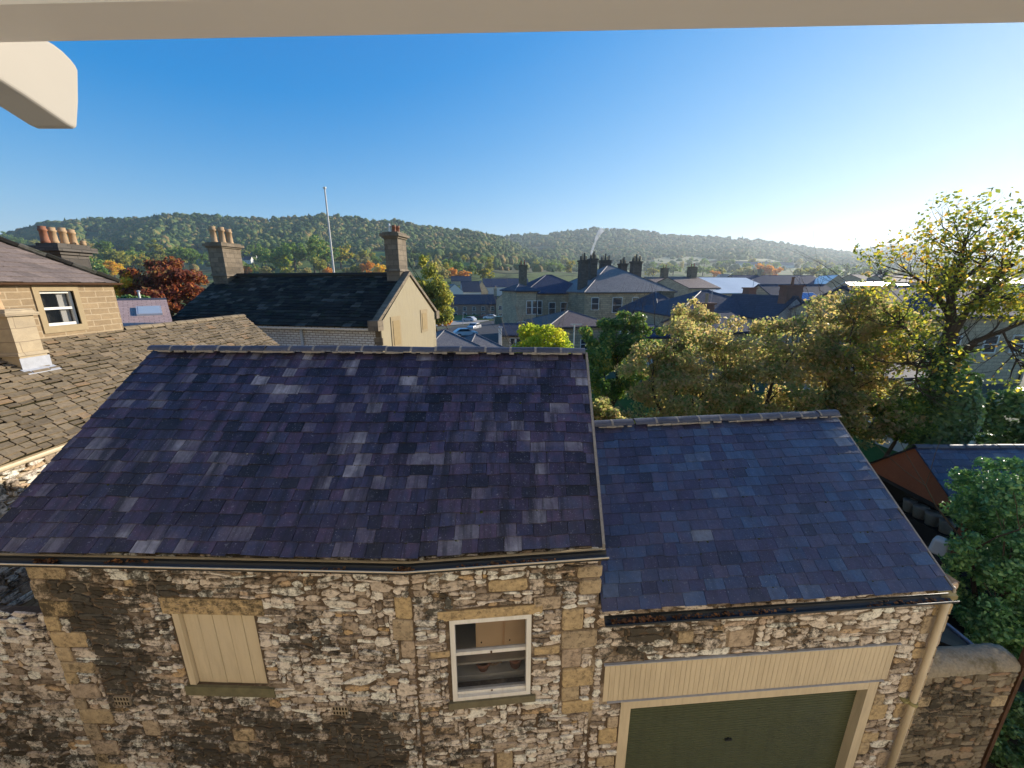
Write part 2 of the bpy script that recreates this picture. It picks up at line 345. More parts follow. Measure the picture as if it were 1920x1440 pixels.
def stone(mb, pl, u0, z0, u1, z1, dep, rnd, mi, a, sq=0.5, jit=0.09, n=11, tilt=0.0):
    cu, cz, ru, rz_ = (u0 + u1) / 2, (z0 + z1) / 2, (u1 - u0) / 2, (z1 - z0) / 2
    ring = []; tl = rnd.gauss(0, tilt); ct, st_ = math.cos(tl), math.sin(tl); skew = rnd.uniform(-.35, .35) if tilt else 0
    for k in range(n):
        t = 2 * math.pi * (k + rnd.uniform(-.25, .25)) / n; c, s_ = math.cos(t), math.sin(t)
        j = 1 + rnd.uniform(-jit, jit)
        x_, y_ = math.copysign(abs(c) ** sq, c) * ru * j, math.copysign(abs(s_) ** sq, s_) * rz_ * j * (1 + skew * c)
        ring.append((x_ * ct - y_ * st_, x_ * st_ + y_ * ct))
    vs = []
    for sc_, d in ((1.0, -0.004), (0.96, dep * 0.7), (0.84, dep)):
        vs += [pl.P(cu + x * sc_, cz + y * sc_, d + (rnd.uniform(-.2, .2) * dep if sc_ < 1 else 0)) for x, y in ring]
    vs.append(pl.P(cu, cz, dep * rnd.uniform(0.85, 1.2)))
    fs = [(r * n + k, r * n + (k + 1) % n, (r + 1) * n + (k + 1) % n, (r + 1) * n + k) for r in range(2) for k in range(n)]
    fs += [(2 * n + k, 2 * n + (k + 1) % n, 3 * n) for k in range(n)]
    mb.add(vs, fs, mi, a)
def rubble(mb, pl, u0, u1, z0, z1, holes, quoins, stains, seed, cu=.041, cz=.028, top=None):
    rnd = random.Random(seed); nu, nz_ = int((u1 - u0) / cu), int((z1 - z0) / cz)
    occ = np.zeros((nz_, nu), bool)
    def dirt(u, z):
        d = 0.16 + .28 * max(0, 1 - abs(z - EZ) / .5)
        for (su, sz, r, k) in stains:
            d += k * math.exp(-((u - su) ** 2 + (z - sz) ** 2) / (r * r))
        d += 0.55 * (noise.fractal(Vector((u * 1.3 + seed, z * 1.7, seed * 3.1)), 1.0, 2.0, 4))
        return max(0.01, d)
    def mark(a, b, c, d):
        i0, i1 = int(math.floor((a - u0) / cu + .3)), int(math.ceil((c - u0) / cu - .3)); j0, j1 = int(math.floor((b - z0) / cz + .3)), int(math.ceil((d - z0) / cz - .3))
        occ[max(0, j0):max(0, j1), max(0, i0):max(0, i1)] = True
    for h in holes: mark(*h)
    for (a, b, c, d) in quoins:
        mark(a, b, c, d)
        stone(mb, pl, a + .004, b + .004, c - .004, d - .004, rnd.uniform(.012, .022), rnd, 1, dirt((a + c) / 2, (b + d) / 2) * .6, 0.22, 0.03, 16)
    for j in range(nz_):
        i = 0
        while i < nu:
            if occ[j, i]: i += 1; continue
            w_ = rnd.choice((2, 3, 3, 4, 4, 5, 6, 7, 9)); h_ = rnd.choice((1, 1, 2, 2, 2, 2, 3, 3, 4)) if w_ > 2 else rnd.choice((1, 1, 2))
            k = 0
            while k < w_ and i + k < nu and not occ[j, i + k]: k += 1
            w_ = k; hh = 1
            while hh < h_ and j + hh < nz_ and not occ[j + hh, i:i + w_].any(): hh += 1
            occ[j:j + hh, i:i + w_] = True
            a, b = u0 + i * cu, z0 + j * cz; c, d = a + w_ * cu, b + hh * cz
            g = rnd.uniform(-.002, .006); wob = rnd.uniform(-.008, .008)
            if top is None or d < top((a + c) / 2):
                stone(mb, pl, a + g, b + g * .8 + wob, c - g, d - g * .8 + wob, rnd.uniform(.006, .024), rnd, 0, max(.01, dirt((a + c) / 2, (b + d) / 2) + rnd.uniform(-.3, .28)), rnd.uniform(.5, 1.05), .24, 12, .10)
            i += w_
def slates(mb, P, n, L, nc, wmin, wmax, th, seed, over=1.25, jit=.006, top=1.0, gap=.0015):
    """courses of separate slates on the patch P(s,t): s along 0..1, t up the slope 0..1"""
    rnd = random.Random(seed)
    for c in range(nc):
        t0, t1 = c / nc, min(top, (c + over) / nc); x = -rnd.uniform(0, wmax)
        while x < L:
            w_ = rnd.uniform(wmin, wmax); a, b = max(0, x) + gap * rnd.uniform(.6, 1.6), min(L, x + w_) - gap * rnd.uniform(.6, 1.6); x += w_
            if b - a < .03: continue
            dt = rnd.uniform(-jit, jit) ; lift = th * rnd.uniform(.8, 1.5); tw = rnd.uniform(-.3, .3) * jit
            q = [(a / L, t0 + dt + tw), (b / L, t0 + dt - tw), (b / L, t1), (a / L, t1)]
            p = [P(s_, t_) for s_, t_ in q]
            hi = [p[0] + n * (lift + th), p[1] + n * (lift + th * rnd.uniform(.9, 1.3)), p[2] + n * th * .6, p[3] + n * th * .6]
            lo = [p[0] + n * (lift - th * .2), p[1] + n * (lift - th * .2)]
            mb.add(hi + lo, [(0, 1, 2, 3), (4, 5, 1, 0), (5, 2, 1), (4, 0, 3)])
def bilin(e0, e1, r0, r1):
    e0, e1, r0, r1 = map(Vector, (e0, e1, r0, r1))
    P = lambda s, t: (e0 * (1 - s) + e1 * s) * (1 - t) + (r0 * (1 - s) + r1 * s) * t
    n = (e1 - e0).cross(r0 - e0).normalized()
    if n.z < 0: n = -n
    return P, n, (e1 - e0).length
def ridge_tiles(mb, mo, a, b, rad, tl, seed, drop=.75):
    """mb: tiles, mo: the mortar joints and bed"""
    rnd = random.Random(seed); a, b = Vector(a), Vector(b); L = (b - a).length; e = (b - a) / L; k = max(1, round(L / tl)); s = Vector((e.y, -e.x, 0)).normalized()
    def sect(p, r, ang=1.25, m=9):
        return [p + s * (math.sin(x) * r) + Vector((0, 0, (math.cos(x) - drop) * r)) for x in [ang * (2 * i / (m - 1) - 1) for i in range(m)]]
    def arch(M_, p0, p1, r0, r1, ang=1.25):
        A, B = sect(p0, r0, ang), sect(p1, r1, ang); m = len(A)
        A2, B2 = sect(p0, r0 * .82, ang), sect(p1, r1 * .82, ang)
        M_.add(A + B + A2 + B2, [(i, i + 1, m + i + 1, m + i) for i in range(m - 1)] + [(2 * m + i + 1, 2 * m + i, 3 * m + i, 3 * m + i + 1) for i in range(m - 1)]
               + [(i + 1, i, 2 * m + i, 2 * m + i + 1) for i in range(m - 1)] + [(m + i, m + i + 1, 3 * m + i + 1, 3 * m + i) for i in range(m - 1)]
               + [(0, m, 3 * m, 2 * m), (m - 1, 3 * m - 1, 4 * m - 1, 2 * m - 1)])
    for i in range(k):
        j = Vector((0, 0, rnd.uniform(-.006, .006))); p0, p1 = a + e * (L * i / k + .012) + j, a + e * (L * (i + 1) / k - .012) + j + Vector((0, 0, rnd.uniform(-.004, .004)))
        arch(mb, p0, p1, rad * rnd.uniform(.97, 1.03), rad * rnd.uniform(.97, 1.03))
        if i and rnd.random() < .85: arch(mo, p0 - e * .026, p0 + e * .006, rad * rnd.uniform(1.0, 1.05), rad * 1.01, 1.2)
    m = int(L / .06)
    for sd in (-1, 1):
        for i in range(m):
            if rnd.random() < .3: continue
            p = a + e * (L * (i + .5) / m) + s * sd * rad * rnd.uniform(.93, 1.02) + Vector((0, 0, rad * (math.cos(1.25) - drop) - .012))
            mo.box(p, (L / m * 1.02, .024 * rnd.uniform(.5, 1.6), .024 * rnd.uniform(.5, 1.4)), math.atan2(e.y, e.x))
def gutter(mb, a, b, r=.055, n=8, out=(0, -1, 0)):
    a, b = Vector(a), Vector(b); o = Vector(out); Z = Vector((0, 0, 1))
    A = []
    for p in (a, b):
        A += [p + o * (math.cos(t) * r) - Z * (math.sin(t) * r) for t in [math.pi * i / n for i in range(n + 1)]]
        A += [p + o * (math.cos(t) * r * .88) - Z * (math.sin(t) * r * .88) for t in [math.pi * i / n for i in range(n + 1)]]
    m = n + 1; fs = []
    for i in range(n):
        fs += [(i, 2 * m + i, 2 * m + i + 1, i + 1), (m + i + 1, 3 * m + i + 1, 3 * m + i, m + i)]
    fs += [(0, m, 3 * m, 2 * m), (n, 2 * m + n, 3 * m + n, m + n)]
    fs += [(i + 1, m + i + 1, m + i, i) for i in range(n)] + [(2 * m + i, 3 * m + i, 3 * m + i + 1, 2 * m + i + 1) for i in range(n)]
    mb.add(A, fs)
def litter(name, label, spots, seed, mat, parent=None):
    rnd = random.Random(seed); V = []; Fq = []
    for (c, ax, n, wd) in spots:
        c, ax = Vector(c), Vector(ax)
        for i in range(n):
            p = c + ax * rnd.uniform(-1, 1) + Vector((rnd.gauss(0, wd), rnd.gauss(0, wd), abs(rnd.gauss(0, .012))))
            Rm = Matrix.Rotation(rnd.uniform(0, 6.3), 3, 'Z') @ Matrix.Rotation(rnd.uniform(-.9, .9), 3, 'X'); s = rnd.uniform(.012, .028)
            o = len(V); V += [p + Rm @ Vector(q) for q in ((-s, 0, 0), (0, -s * .6, .004), (s, 0, 0), (0, s * .6, .004))]; Fq.append((o, o + 1, o + 2, o + 3))
    me = npmesh(name, np.array([tuple(v) for v in V]), np.array(Fq), mat)
    return tag(link(me, name), label, None, None, 'stuff')

# ------------------------------------------------------------------ the long stone barn
rnd0 = random.Random(5)
BA, BB, BC = (-5.12, 3.44), (-1.04, 3.325), (.955, 3.517)
PG = Plane(BC, (4.72, 3.80)); gdu = PG.hit(1783, 1140)[0]; GD = tuple(PG.P(gdu, 0))[:2]
PA, PB, PG = Plane(BA, BB), Plane(BB, BC), Plane(BC, GD)
EZ = H - 2.68
barn = thing('stone_barn', 'long two storey rubble stone barn under a steep purple slate roof', 'barn', (-2, 3.4, 0))
def wall_core(mb, pl, u0, u1, z0, z1, holes, thick, mi):
    """backing leaf of the wall with real openings: strips round the holes"""
    us = sorted({u0, u1, *[h[0] for h in holes], *[h[2] for h in holes]}); us = [u for u in us if u0 <= u <= u1]
    zs = sorted({z0, z1, *[h[1] for h in holes], *[h[3] for h in holes]}); zs = [z for z in zs if z0 <= z <= z1]
    for i in range(len(us) - 1):
        for j in range(len(zs) - 1):
            cu, cz = (us[i] + us[i + 1]) / 2, (zs[j] + zs[j + 1]) / 2
            if any(h[0] < cu < h[2] and h[1] < cz < h[3] for h in holes): continue
            pl.box(mb, us[i], zs[j], us[i + 1], zs[j + 1], -thick, 0, mi)
sh = PA.rect(342, 1150, 489, 1284); sh_l = PA.rect(308, 1121, 489, 1150)
sw = PB.rect(846, 1156, 995, 1306)
def stains(pl, lst):
    out = []
    for (x, y, r, k) in lst:
        u, z = pl.hit(x, y); u2, _ = pl.hit(x + r, y); out.append((u, z, abs(u2 - u), k))
    return out
stA = stains(PA, [(130, 1120, 70, .75), (190, 1180, 80, .8), (215, 1270, 70, .8), (170, 1420, 60, .5), (280, 1100, 60, .45), (600, 1420, 150, .8), (700, 1410, 100, .55), (420, 1410, 120, .6), (330, 1400, 60, .4), (300, 1200, 60, .35), (560, 1130, 70, .4), (640, 1200, 60, .3), (420, 1090, 110, .35), (700, 1120, 60, .25), (130, 1210, 30, -.7), (180, 1290, 25, -.6), (600, 1300, 60, -.4), (280, 1330, 70, .3)])
stB = stains(PB, [(1040, 1120, 45, .6), (830, 1145, 50, .45), (820, 1420, 90, .55), (900, 1430, 60, .4), (820, 1080, 60, .25), (1000, 1340, 35, .4), (1080, 1075, 30, .5), (760, 1380, 60, .4)])
qA = []
rq = random.Random(11); z = 0.05; k = 0
while z < EZ - .16:
    hq = rq.uniform(.15, .27); L = (.16, .40)[k % 2] * rq.uniform(.85, 1.15); qA.append((0.0, z, L, min(z + hq, EZ - .1))); z += hq; k += 1
for (x0, y0, x1, y1) in ((270, 1350, 300, 1378), (438, 1365, 478, 1388), (512, 1415, 545, 1436), (234, 1085, 250, 1098), (535, 1062, 560, 1080), (430, 1390, 468, 1410)): qA.append(PA.rect(x0, y0, x1, y1))
uB = PB.len; lA = PA.len
for (x0, y0, x1, y1) in ((740, 1118, 782, 1160), (736, 1160, 786, 1200), (752, 1200, 790, 1232)): qA.append(tuple(min(v, lA - .005) if i in (0, 2) else v for i, v in enumerate(PA.rect(x0, y0, x1, y1))))
qB = [PB.rect(*r) for r in ((1052, 1139, 1094, 1180), (1052, 1180, 1120, 1214), (1052, 1214, 1090, 1250), (1052, 1250, 1114, 1285), (1052, 1285, 1086, 1312), (1052, 1312, 1116, 1335), (930, 1408, 962, 1440), (915, 1085, 990, 1108), (1082, 1060, 1130, 1082), (1085, 1085, 1128, 1112),
      (1000, 1118, 1052, 1142), (868, 1430, 905, 1450), (806, 1220, 845, 1232), (1000, 1210, 1050, 1225))]
hA = [sh, sh_l]; hB = [sw]
mb = MB()
rubble(mb, PA, 0, lA, 0, EZ + .02, [(sh[0] - .02, sh[1] - .11, sh[2] + .02, sh[3]), sh_l], qA, stA, 1)
rubble(mb, PB, 0, uB, 0, EZ + .02, [(sw[0] - .02, sw[1] - .1, sw[2] + .02, sw[3] + .12)], qB, stB, 2)
wall_core(mb, PA, 0, lA, 0, EZ, [sh], .38, 2); wall_core(mb, PB, 0, uB, 0, EZ, [sw], .38, 2)
# gable ends, rear wall, floor inside
RZ = H - .90
R0, R1 = Vector((-5.0, 5.39, RZ)), Vector((.995, 5.155, RZ)); RB = R0.lerp(R1, .66)
for x, ya, ym in ((-5.06, 3.46, 5.38), (.80, 3.55, 5.16)):
    yb = 2 * ym - ya
    mb.prism([(x, ya, 0), (x, yb, 0), (x, yb, EZ), (x, ym, RZ - .06), (x, ya, EZ)], (.13, 0, 0), 2)
mb.box((-2.1, 7.05, EZ / 2), (5.7, .2, EZ), 0, 2)
mb.box((-2.1, 5.2, 1.5), (5.6, 3.3, .12), 0, 2)
mb.build('wall', [M['rubble'], M['quoin'], M['mortar']], barn)
# roof: slates laid on two front panels that meet at the bend, plain rear slope
AE, BE, CE = Vector((-5.46, 3.34, H - 2.60)), Vector((-1.04, 3.235, H - 2.60)), Vector((.93, 3.42, H - 2.60))
mb = MB()
LE = [(AE, R0 + Vector((-.08, 0, 0))), (BE, RB), (CE, R1)]; L1, L2 = (BE - AE).length, (CE - BE).length; sB = L1 / (L1 + L2)
def P1(s, t):
    (e0, r0), (e1, r1), k = (LE[0], LE[1], s / sB) if s < sB else (LE[1], LE[2], (s - sB) / (1 - sB))
    sag = .018 * math.sin(s * 9 + 1) * math.sin(math.pi * t)
    return (e0 * (1 - k) + e1 * k) * (1 - t) + (r0 * (1 - k) + r1 * k) * t + Vector((0, 0, sag))
n1 = (BE - AE).cross(R0 - AE).normalized()
slates(mb, P1, n1, L1 + L2, 19, .14, .27, .008, 3, jit=.005, gap=.0022)
def deck(mb, P, n, mi=0, off=-.012, ns=6):
    for i in range(ns):
        s0, s1 = i / ns, (i + 1) / ns
        mb.quad(P(s0, .004) + n * off, P(s1, .004) + n * off, P(s1, 1) + n * off, P(s0, 1) + n * off, mi)
deck(mb, P1, n1, 1, off=-.02, ns=24)
Pr, nr, Lr = bilin(Vector((.95, 7.2, H - 2.6)), Vector((-5.4, 7.45, H - 2.6)), R1, R0); slates(mb, Pr, nr, Lr, 12, .2, .3, .008, 6)
deck(mb, Pr, nr)
roof = mb.build('roof', [M['slate'], M['soil']], barn)
mb, mo = MB(), MB()
ridge_tiles(mb, mo, R0 + Vector((-.1, 0, .065)), R1 + Vector((.0, 0, .065)), .088, .33, 8)
mb.join(mo, 1); mb.build('ridge', [M['ridge'], M['lime']], roof)
mb = MB()   # mortar fillet and undercloak along the right verge
mb.prism([CE + Vector((.0, 0, -.035)), CE + Vector((.03, 0, -.035)), CE + Vector((.03, 0, .02)), CE + Vector((.0, 0, .02))], R1 - CE)
mb.build('verge', M['lime'], roof)
mb = MB(); GZ = H - 2.665
ga, gb, gc = Vector((-5.6, 3.31, GZ)), Vector((-1.04, 3.19, GZ - .012)), Vector((.975, 3.37, GZ + .012))
gutter(mb, ga, gb, .062); gutter(mb, gb, gc, .062)
gut = mb.build('gutter', M['black'], barn)
mb = MB()
for a, b in ((ga, gb), (gb, gc)):
    d = Vector((0, -.064, .004)); mb.tube([a + d, b + d], .0085, 6)
    mb.prism([a + Vector((0, .09, -.01)), a + Vector((0, .11, -.01)), a + Vector((0, .11, -.075)), a + Vector((0, .09, -.075))], b - a)
mb.build('gutter_lip', M['cream'], gut)
# boarded shutter
u0, z0, u1, z1 = sh
mb = MB(); nb = 5; bw = (u1 - u0 - .075) / nb
for i in range(nb): PA.box(mb, u0 + .075 + i * bw + .0025, z0 - .0, u0 + .075 + (i + 1) * bw - .0025, z1, -.06, -.03 + .002 * (i % 2))
PA.box(mb, u0 + .07, z0 - .0, u1, z1, -.1, -.062)
shut = mb.build('shutter', M['cream'], barn)
mb = MB(); PA.box(mb, u0, z0 + .005, u0 + .07, z1, -.11, .012); mb.build('shutter_frame', M['cream'], shut)
mb = MB(); a = sh_l
ru = random.Random(3)
PA.box(mb, a[0] - .02, a[1], a[2] + .03, a[3], -.2, .018)
for i in range(110):   # tooled face
    uu, zz = ru.uniform(a[0], a[2] - .03), ru.uniform(a[1] + .01, a[3] - .015); PA.box(mb, uu, zz, uu + ru.uniform(.015, .04), zz + .006, .017, .0215)
mb.a = [.42 + .12 * (i % 3) for i in range(len(mb.v))]; mb.build('lintel', M['quoin'], barn)
mb = MB(); PA.box(mb, u0 - .06, z0 - .13, u1 + .08, z0 - .002, -.15, .03); mb.build('sill', plain('mossy_sill', (.15, .135, .075), .9, .5, 9), barn)
# sash window with real glass
u0, z0, u1, z1 = sw; fw = .052; zm = PB.hit(920, 1226)[1]
mb = MB()
for r in ((u0, z0, u1, z0 + fw), (u0, z1 - fw, u1, z1)): PB.box(mb, r[0], r[1], r[2], r[3], -.10, .016)
for r in ((u0, z0 + fw, u0 + fw, z1 - fw), (u1 - fw, z0 + fw, u1, z1 - fw)): PB.box(mb, r[0], r[1], r[2], r[3], -.10, .016)
win = mb.build('window_frame', M['white'], barn)
mb = MB(); PB.box(mb, u0 + fw, zm - .022, u1 - fw, zm + .022, -.075, -.03); mb.build('meeting_rail', M['white'], win); mb = MB(); PB.box(mb, u0 + fw, z0 + fw, u1 - fw, z0 + fw + .035, -.06, -.02); mb.build('bottom_rail', M['white'], win)
for z_ in (zm + .002, z0 + fw + .02):
    mb = MB(); mb.box(PB.P((u0 + u1) / 2, z_, -.022), (.02, .016, .016)); mb.build('sash_catch', M['rust'], win)
mb = MB(); PB.box(mb, u0 + fw, z0 + fw + .035, u1 - fw, zm - .022, -.048, -.044); PB.box(mb, u0 + fw, zm + .022, u1 - fw, z1 - fw, -.066, -.062)
mb.build('pane', M['clear'], win)
mb = MB(); PB.box(mb, u0 - .05, z0 - .09, u1 + .06, z0, -.1, .04); mb.build('sill', plain('mossy_stone_sill', (.16, .14, .085), .9, .5, 9), barn)
mb = MB(); PB.box(mb, u0 - .12, z1, u1 + .12, z1 + .12, -.2, .014); mb.build('lintel', M['quoin'], barn)
for (px, py) in ((233, 1310), (640, 1328)):
    mb = MB(); a = PA.rect(px - 14, py - 8, px + 14, py + 8)
    PA.box(mb, a[0], a[1], a[2], a[3], -.01, .028)
    for i in range(5):
        for j in range(2):
            uu = a[0] + (a[2] - a[0]) * (i + .2) / 5; zz = a[1] + (a[3] - a[1]) * (j + .18) / 2
            PA.box(mb, uu, zz, uu + (a[2] - a[0]) * .11, zz + (a[3] - a[1]) * .3, .027, .0295, 1)
    mb.build('air_brick', [plain('air_brick_clay', (.30, .24, .165), .85, .2, 20), M['soil']], barn)
# things seen through the sash window
def pb(px, py, d): 
    u, z_ = PB.hit(px, py); return u, z_
cup = thing('wall_cupboard', 'pale wooden wall cupboard hanging inside the sash window', 'cupboard', PB.P(*pb(945, 1180, 0), -.35))
def local(o, mb, name, mat): return mb.build(name, mat, o)
iu0, iz1 = PB.hit(890, 1128, -.3); iu1, iz0 = PB.hit(1010, 1204, -.3); ium = PB.hit(944, 1180, -.3)[0]
mcup = plain('pale_pine', (.80, .56, .33), .6, .12, 4)
mb = MB(); PB.box(mb, iu0, iz0, iu1 + .2, iz1, -.62, -.30); mb.build('carcass', mcup, cup)
for (a, b) in ((iu0 + .006, ium - .012), (ium + .012, iu1 + .19)):
    mb = MB(); PB.box(mb, a, iz0 + .015, b, iz1 - .02, -.30, -.28); dd = mb.build('cupboard_door', mcup, cup)
    mb = MB(); mb.lathe(PB.P(a + .06, iz0 + .10, -.272), [(-.008, .004), (-.004, .009), (.004, .009), (.008, .004)], 8); mb.build('knob', M['rust'], dd)
mb = MB(); zs = PB.hit(930, 1236, -.25)[1]; PB.box(mb, u0 - .3, zs + .09, u1 + .3, zs + .12, -.75, -.14); tag(mb.build('shelf', M['plaster']), 'grey shelf behind the middle rail of the sash window', 'shelf')
zb1, zb0 = PB.hit(925, 1262, -.20)[1], PB.hit(925, 1300, -.20)[1]
mb = MB(); PB.box(mb, u0 - .3, zb0 - .2, u1 + .3, zb1, -.42, -.20); PB.box(mb, u0 - .3, zb0 - .5, u1 + .3, zb0 - .2, -.75, -.20)
tag(mb.build('work_bench', plain('grey_painted_board', (.50, .48, .44), .8, .3, 4)), 'grey board fronted bench behind the lower sash pane', 'bench')
for i, (px, py, lb) in enumerate(((906, 1252, 'squat terracotta pot at the left end of the window bench'), (966, 1250, 'tall terracotta pot at the right end of the window bench'))):
    p = PB.P(PB.hit(px, py, -.28)[0], zb1 + .002, -.28); k_ = .75 if i == 0 else 1.0
    mb = MB(); mb.lathe(p, [(0, .06), (.12 * k_, .085), (.12 * k_, .095), (.16 * k_, .095), (.16 * k_, .08), (.02, .055)], 14)
    tag(mb.build('plant_pot', M['pot_red'], None, True), lb, 'plant pot', 'pots on the window bench')
mb = MB(); ru = random.Random(9)
for i in range(9):
    p = PB.P(PB.hit(932, 1250, -.28)[0] + ru.uniform(-.08, .08), zb1 + .01 + ru.uniform(0, .05), -.28); mb.tube([p, p + Vector((ru.uniform(-.12, .12), ru.uniform(-.03, .03), ru.uniform(.0, .09)))], .008, 5)
tag(mb.build('kindling_sticks', plain('split_wood', (.34, .22, .12), .9, .4, 12)), 'loose bundle of split sticks between two terracotta pots', 'sticks')
tag(litter('leaf_litter', 'brown dead leaves lying in the barn gutter', [(ga + Vector((.9, -.01, -.03)), (.12, 0, 0), 50, .012), (ga + Vector((1.75, -.01, -.03)), (.25, 0, 0), 40, .012), (gb + Vector((-.85, -.01, -.03)), (.3, 0, 0), 90, .012), (gb + Vector((-.02, -.0, -.03)), (.1, 0, 0), 70, .012), (gb + Vector((1.0, .08, -.02)), (.5, .05, 0), 90, .014), (ga + Vector((.2, 0, -.03)), (.2, 0, 0), 30, .012)], 4,
       islands('dead_leaves', [(0, (.07, .03, .012)), (.5, (.20, .075, .025)), (.8, (.30, .13, .04)), (1, (.12, .07, .03))], .8, .2)), None, 'leaves')

# ------------------------------------------------------------------ the lower garage beside it
gar = thing('garage', 'low stone garage with a dark green roller door and blue slate roof', 'garage', (2.8, 3.6, 0))
GE = H - 3.42; gl = PG.len
dr = PG.rect(1176, 1316, 1598, 1440); dr = (dr[0], 0.0, dr[2], PG.hit(1390, 1309)[1]); fw = .125
pn = (PG.hit(1133, 1270)[0], dr[3] + fw - .02, PG.hit(1662, 1270)[0], PG.hit(1410, 1225)[1])
stG = stains(PG, [(1190, 1190, 60, .75), (1150, 1400, 40, .1), (1330, 1175, 60, .3), (1500, 1200, 60, .25), (1560, 1160, 60, .25), (1640, 1420, 60, .3), (1700, 1280, 40, .3)])
qG = []
rq = random.Random(21); z = 0.0; k = 0
while z < GE - .2:
    hq = rq.uniform(.16, .28); L = (.22, .34)[k % 2] * rq.uniform(.9, 1.15); qG.append((gl - L, z, gl - .002, min(z + hq, GE - .03)))
    if z + hq < pn[1] and k % 3:
        L2 = (.10, .2)[k % 2]; qG.append((dr[2] + fw + .01, z, min(dr[2] + fw + .06 + L2, gl - L - .02), z + hq))
        qG.append((max(.02, dr[0] - fw - .05 - L2), z, dr[0] - fw - .01, z + hq))
    z += hq; k += 1
qG += [PG.rect(1365, 1180, 1412, 1212), PG.rect(1270, 1182, 1300, 1204)]
hole = (dr[0] - fw, 0, dr[2] + fw, dr[3] + fw)
mb = MB()
rubble(mb, PG, 0, gl, 0, GE + .03, [hole, (pn[0] - .01, pn[1], pn[2] + .01, pn[3] + .03)], qG, stG, 7, cu=.046, cz=.032)
wall_core(mb, PG, .0, gl, 0, GE, [(dr[0] - .02, 0, dr[2] + .02, dr[3])], .3, 2)
GRZ = H - 1.96
G0, G1 = Vector((1.1, 5.2, GRZ)), Vector((5.03, 5.69, GRZ)); gx = GD[0] - .34
mb.prism([(gx, GD[1] + .01, 0), (gx, 7.5, 0), (gx, 7.5, GE), (gx, 5.64, GRZ - .10), (gx, GD[1] + .01, GE)], (.13, 0, 0), 2)
mb.box((3.0, 7.5, GE / 2), (3.8, .2, GE), R(5), 2)
mb.build('wall', [M['rubble'], M['quoin'], M['mortar']], gar)
GA, GB = Vector((.955, 3.36, H - 3.36)), Vector((5.03, 3.66, H - 3.36))
mb = MB(); Pg, ng, Lg = bilin(GA, GB, G0, G1); slates(mb, Pg, ng, Lg, 18, .16, .28, .007, 13, jit=.004, gap=.002); deck(mb, Pg, ng)
Pq, nq, Lq = bilin(Vector((5.05, 7.7, H - 3.36)), Vector((1.1, 7.2, H - 3.36)), G1, G0); slates(mb, Pq, nq, Lq, 12, .2, .3, .008, 14); deck(mb, Pq, nq)
roof = mb.build('roof', M['slate_blue'], gar)
mb, mo = MB(), MB(); ridge_tiles(mb, mo, G0 + Vector((0, 0, .06)), G1 + Vector((.02, 0, .06)), .088, .33, 18)
mb.join(mo, 1); mb.build('ridge', [M['ridge'], M['lime']], roof)
mb = MB(); mb.prism([GB + Vector((0, 0, -.04)), GB + Vector((.022, 0, -.04)), GB + Vector((.022, 0, .012)), GB + Vector((0, 0, .012))], G1 - GB); mb.build('verge', M['lime'], roof)
mb = MB(); g0, g1 = Vector((.985, 3.305, H - 3.425)), Vector((4.98, 3.60, H - 3.40)); gutter(mb, g0, g1, .062); gg = mb.build('gutter', M['black'], gar)
mb = MB(); mb.prism([g1 + Vector((-.1, .03, -.07)), g1 + Vector((.09, .03, -.07)), g1 + Vector((.09, .16, -.02)), g1 + Vector((-.1, .16, -.02))], (0, 0, .05)); mb.build('eaves_board', plain('weathered_board', (.25, .21, .10), .9, .5, 9), gg)
# roller door, frame, boarded panel above
mb = MB(); z = 0.02; dz = .042
while z < dr[3] - .005:
    a, b = z, min(z + dz, dr[3])
    prof = [(a, -.10), (a + .007, -.088), (b - .007, -.088), (b, -.10)]
    for i in range(3):
        mb.quad(PG.P(dr[0], prof[i][0], prof[i][1]), PG.P(dr[2], prof[i][0], prof[i][1]), PG.P(dr[2], prof[i + 1][0], prof[i + 1][1]), PG.P(dr[0], prof[i + 1][0], prof[i + 1][1]))
    z += dz
door = mb.build('roller_door', M['green'], gar)
mb = MB(); hu, hz = PG.hit(1373, 1396); hz -= .03; PG.box(mb, hu - .045, hz - .012, hu + .045, hz + .012, -.09, -.066); PG.box(mb, hu - .014, hz - .022, hu + .014, hz + .022, -.09, -.072); mb.build('door_handle', M['black'], door)
mb = MB(); PG.box(mb, dr[0] - fw, 0, dr[0], dr[3] + fw, -.11, .02); PG.box(mb, dr[2], 0, dr[2] + fw, dr[3] + fw, -.11, .02); PG.box(mb, dr[0], dr[3], dr[2], dr[3] + fw, -.11, .017); mb.build('door_frame', M['cream'], gar)
mb = MB(); u = pn[0]; zb = dr[3] + fw + .006
while u < pn[2] - .01:
    a = min(u + .062, pn[2]); PG.box(mb, u + .002, zb, a - .002, pn[3], -.02, .006); u += .062
PG.box(mb, pn[0], zb, pn[2], pn[3], -.03, .0)
bd = mb.build('boarded_panel', M['cream'], gar)
mb = MB(); PG.box(mb, pn[0] - .02, pn[3], pn[2] + .03, pn[3] + .012, -.02, .03); PG.box(mb, pn[0] + .05, dr[3] + fw, pn[2] - .05, dr[3] + fw + .005, -.02, .028); mb.build('lead_strip', M['lead'], bd)
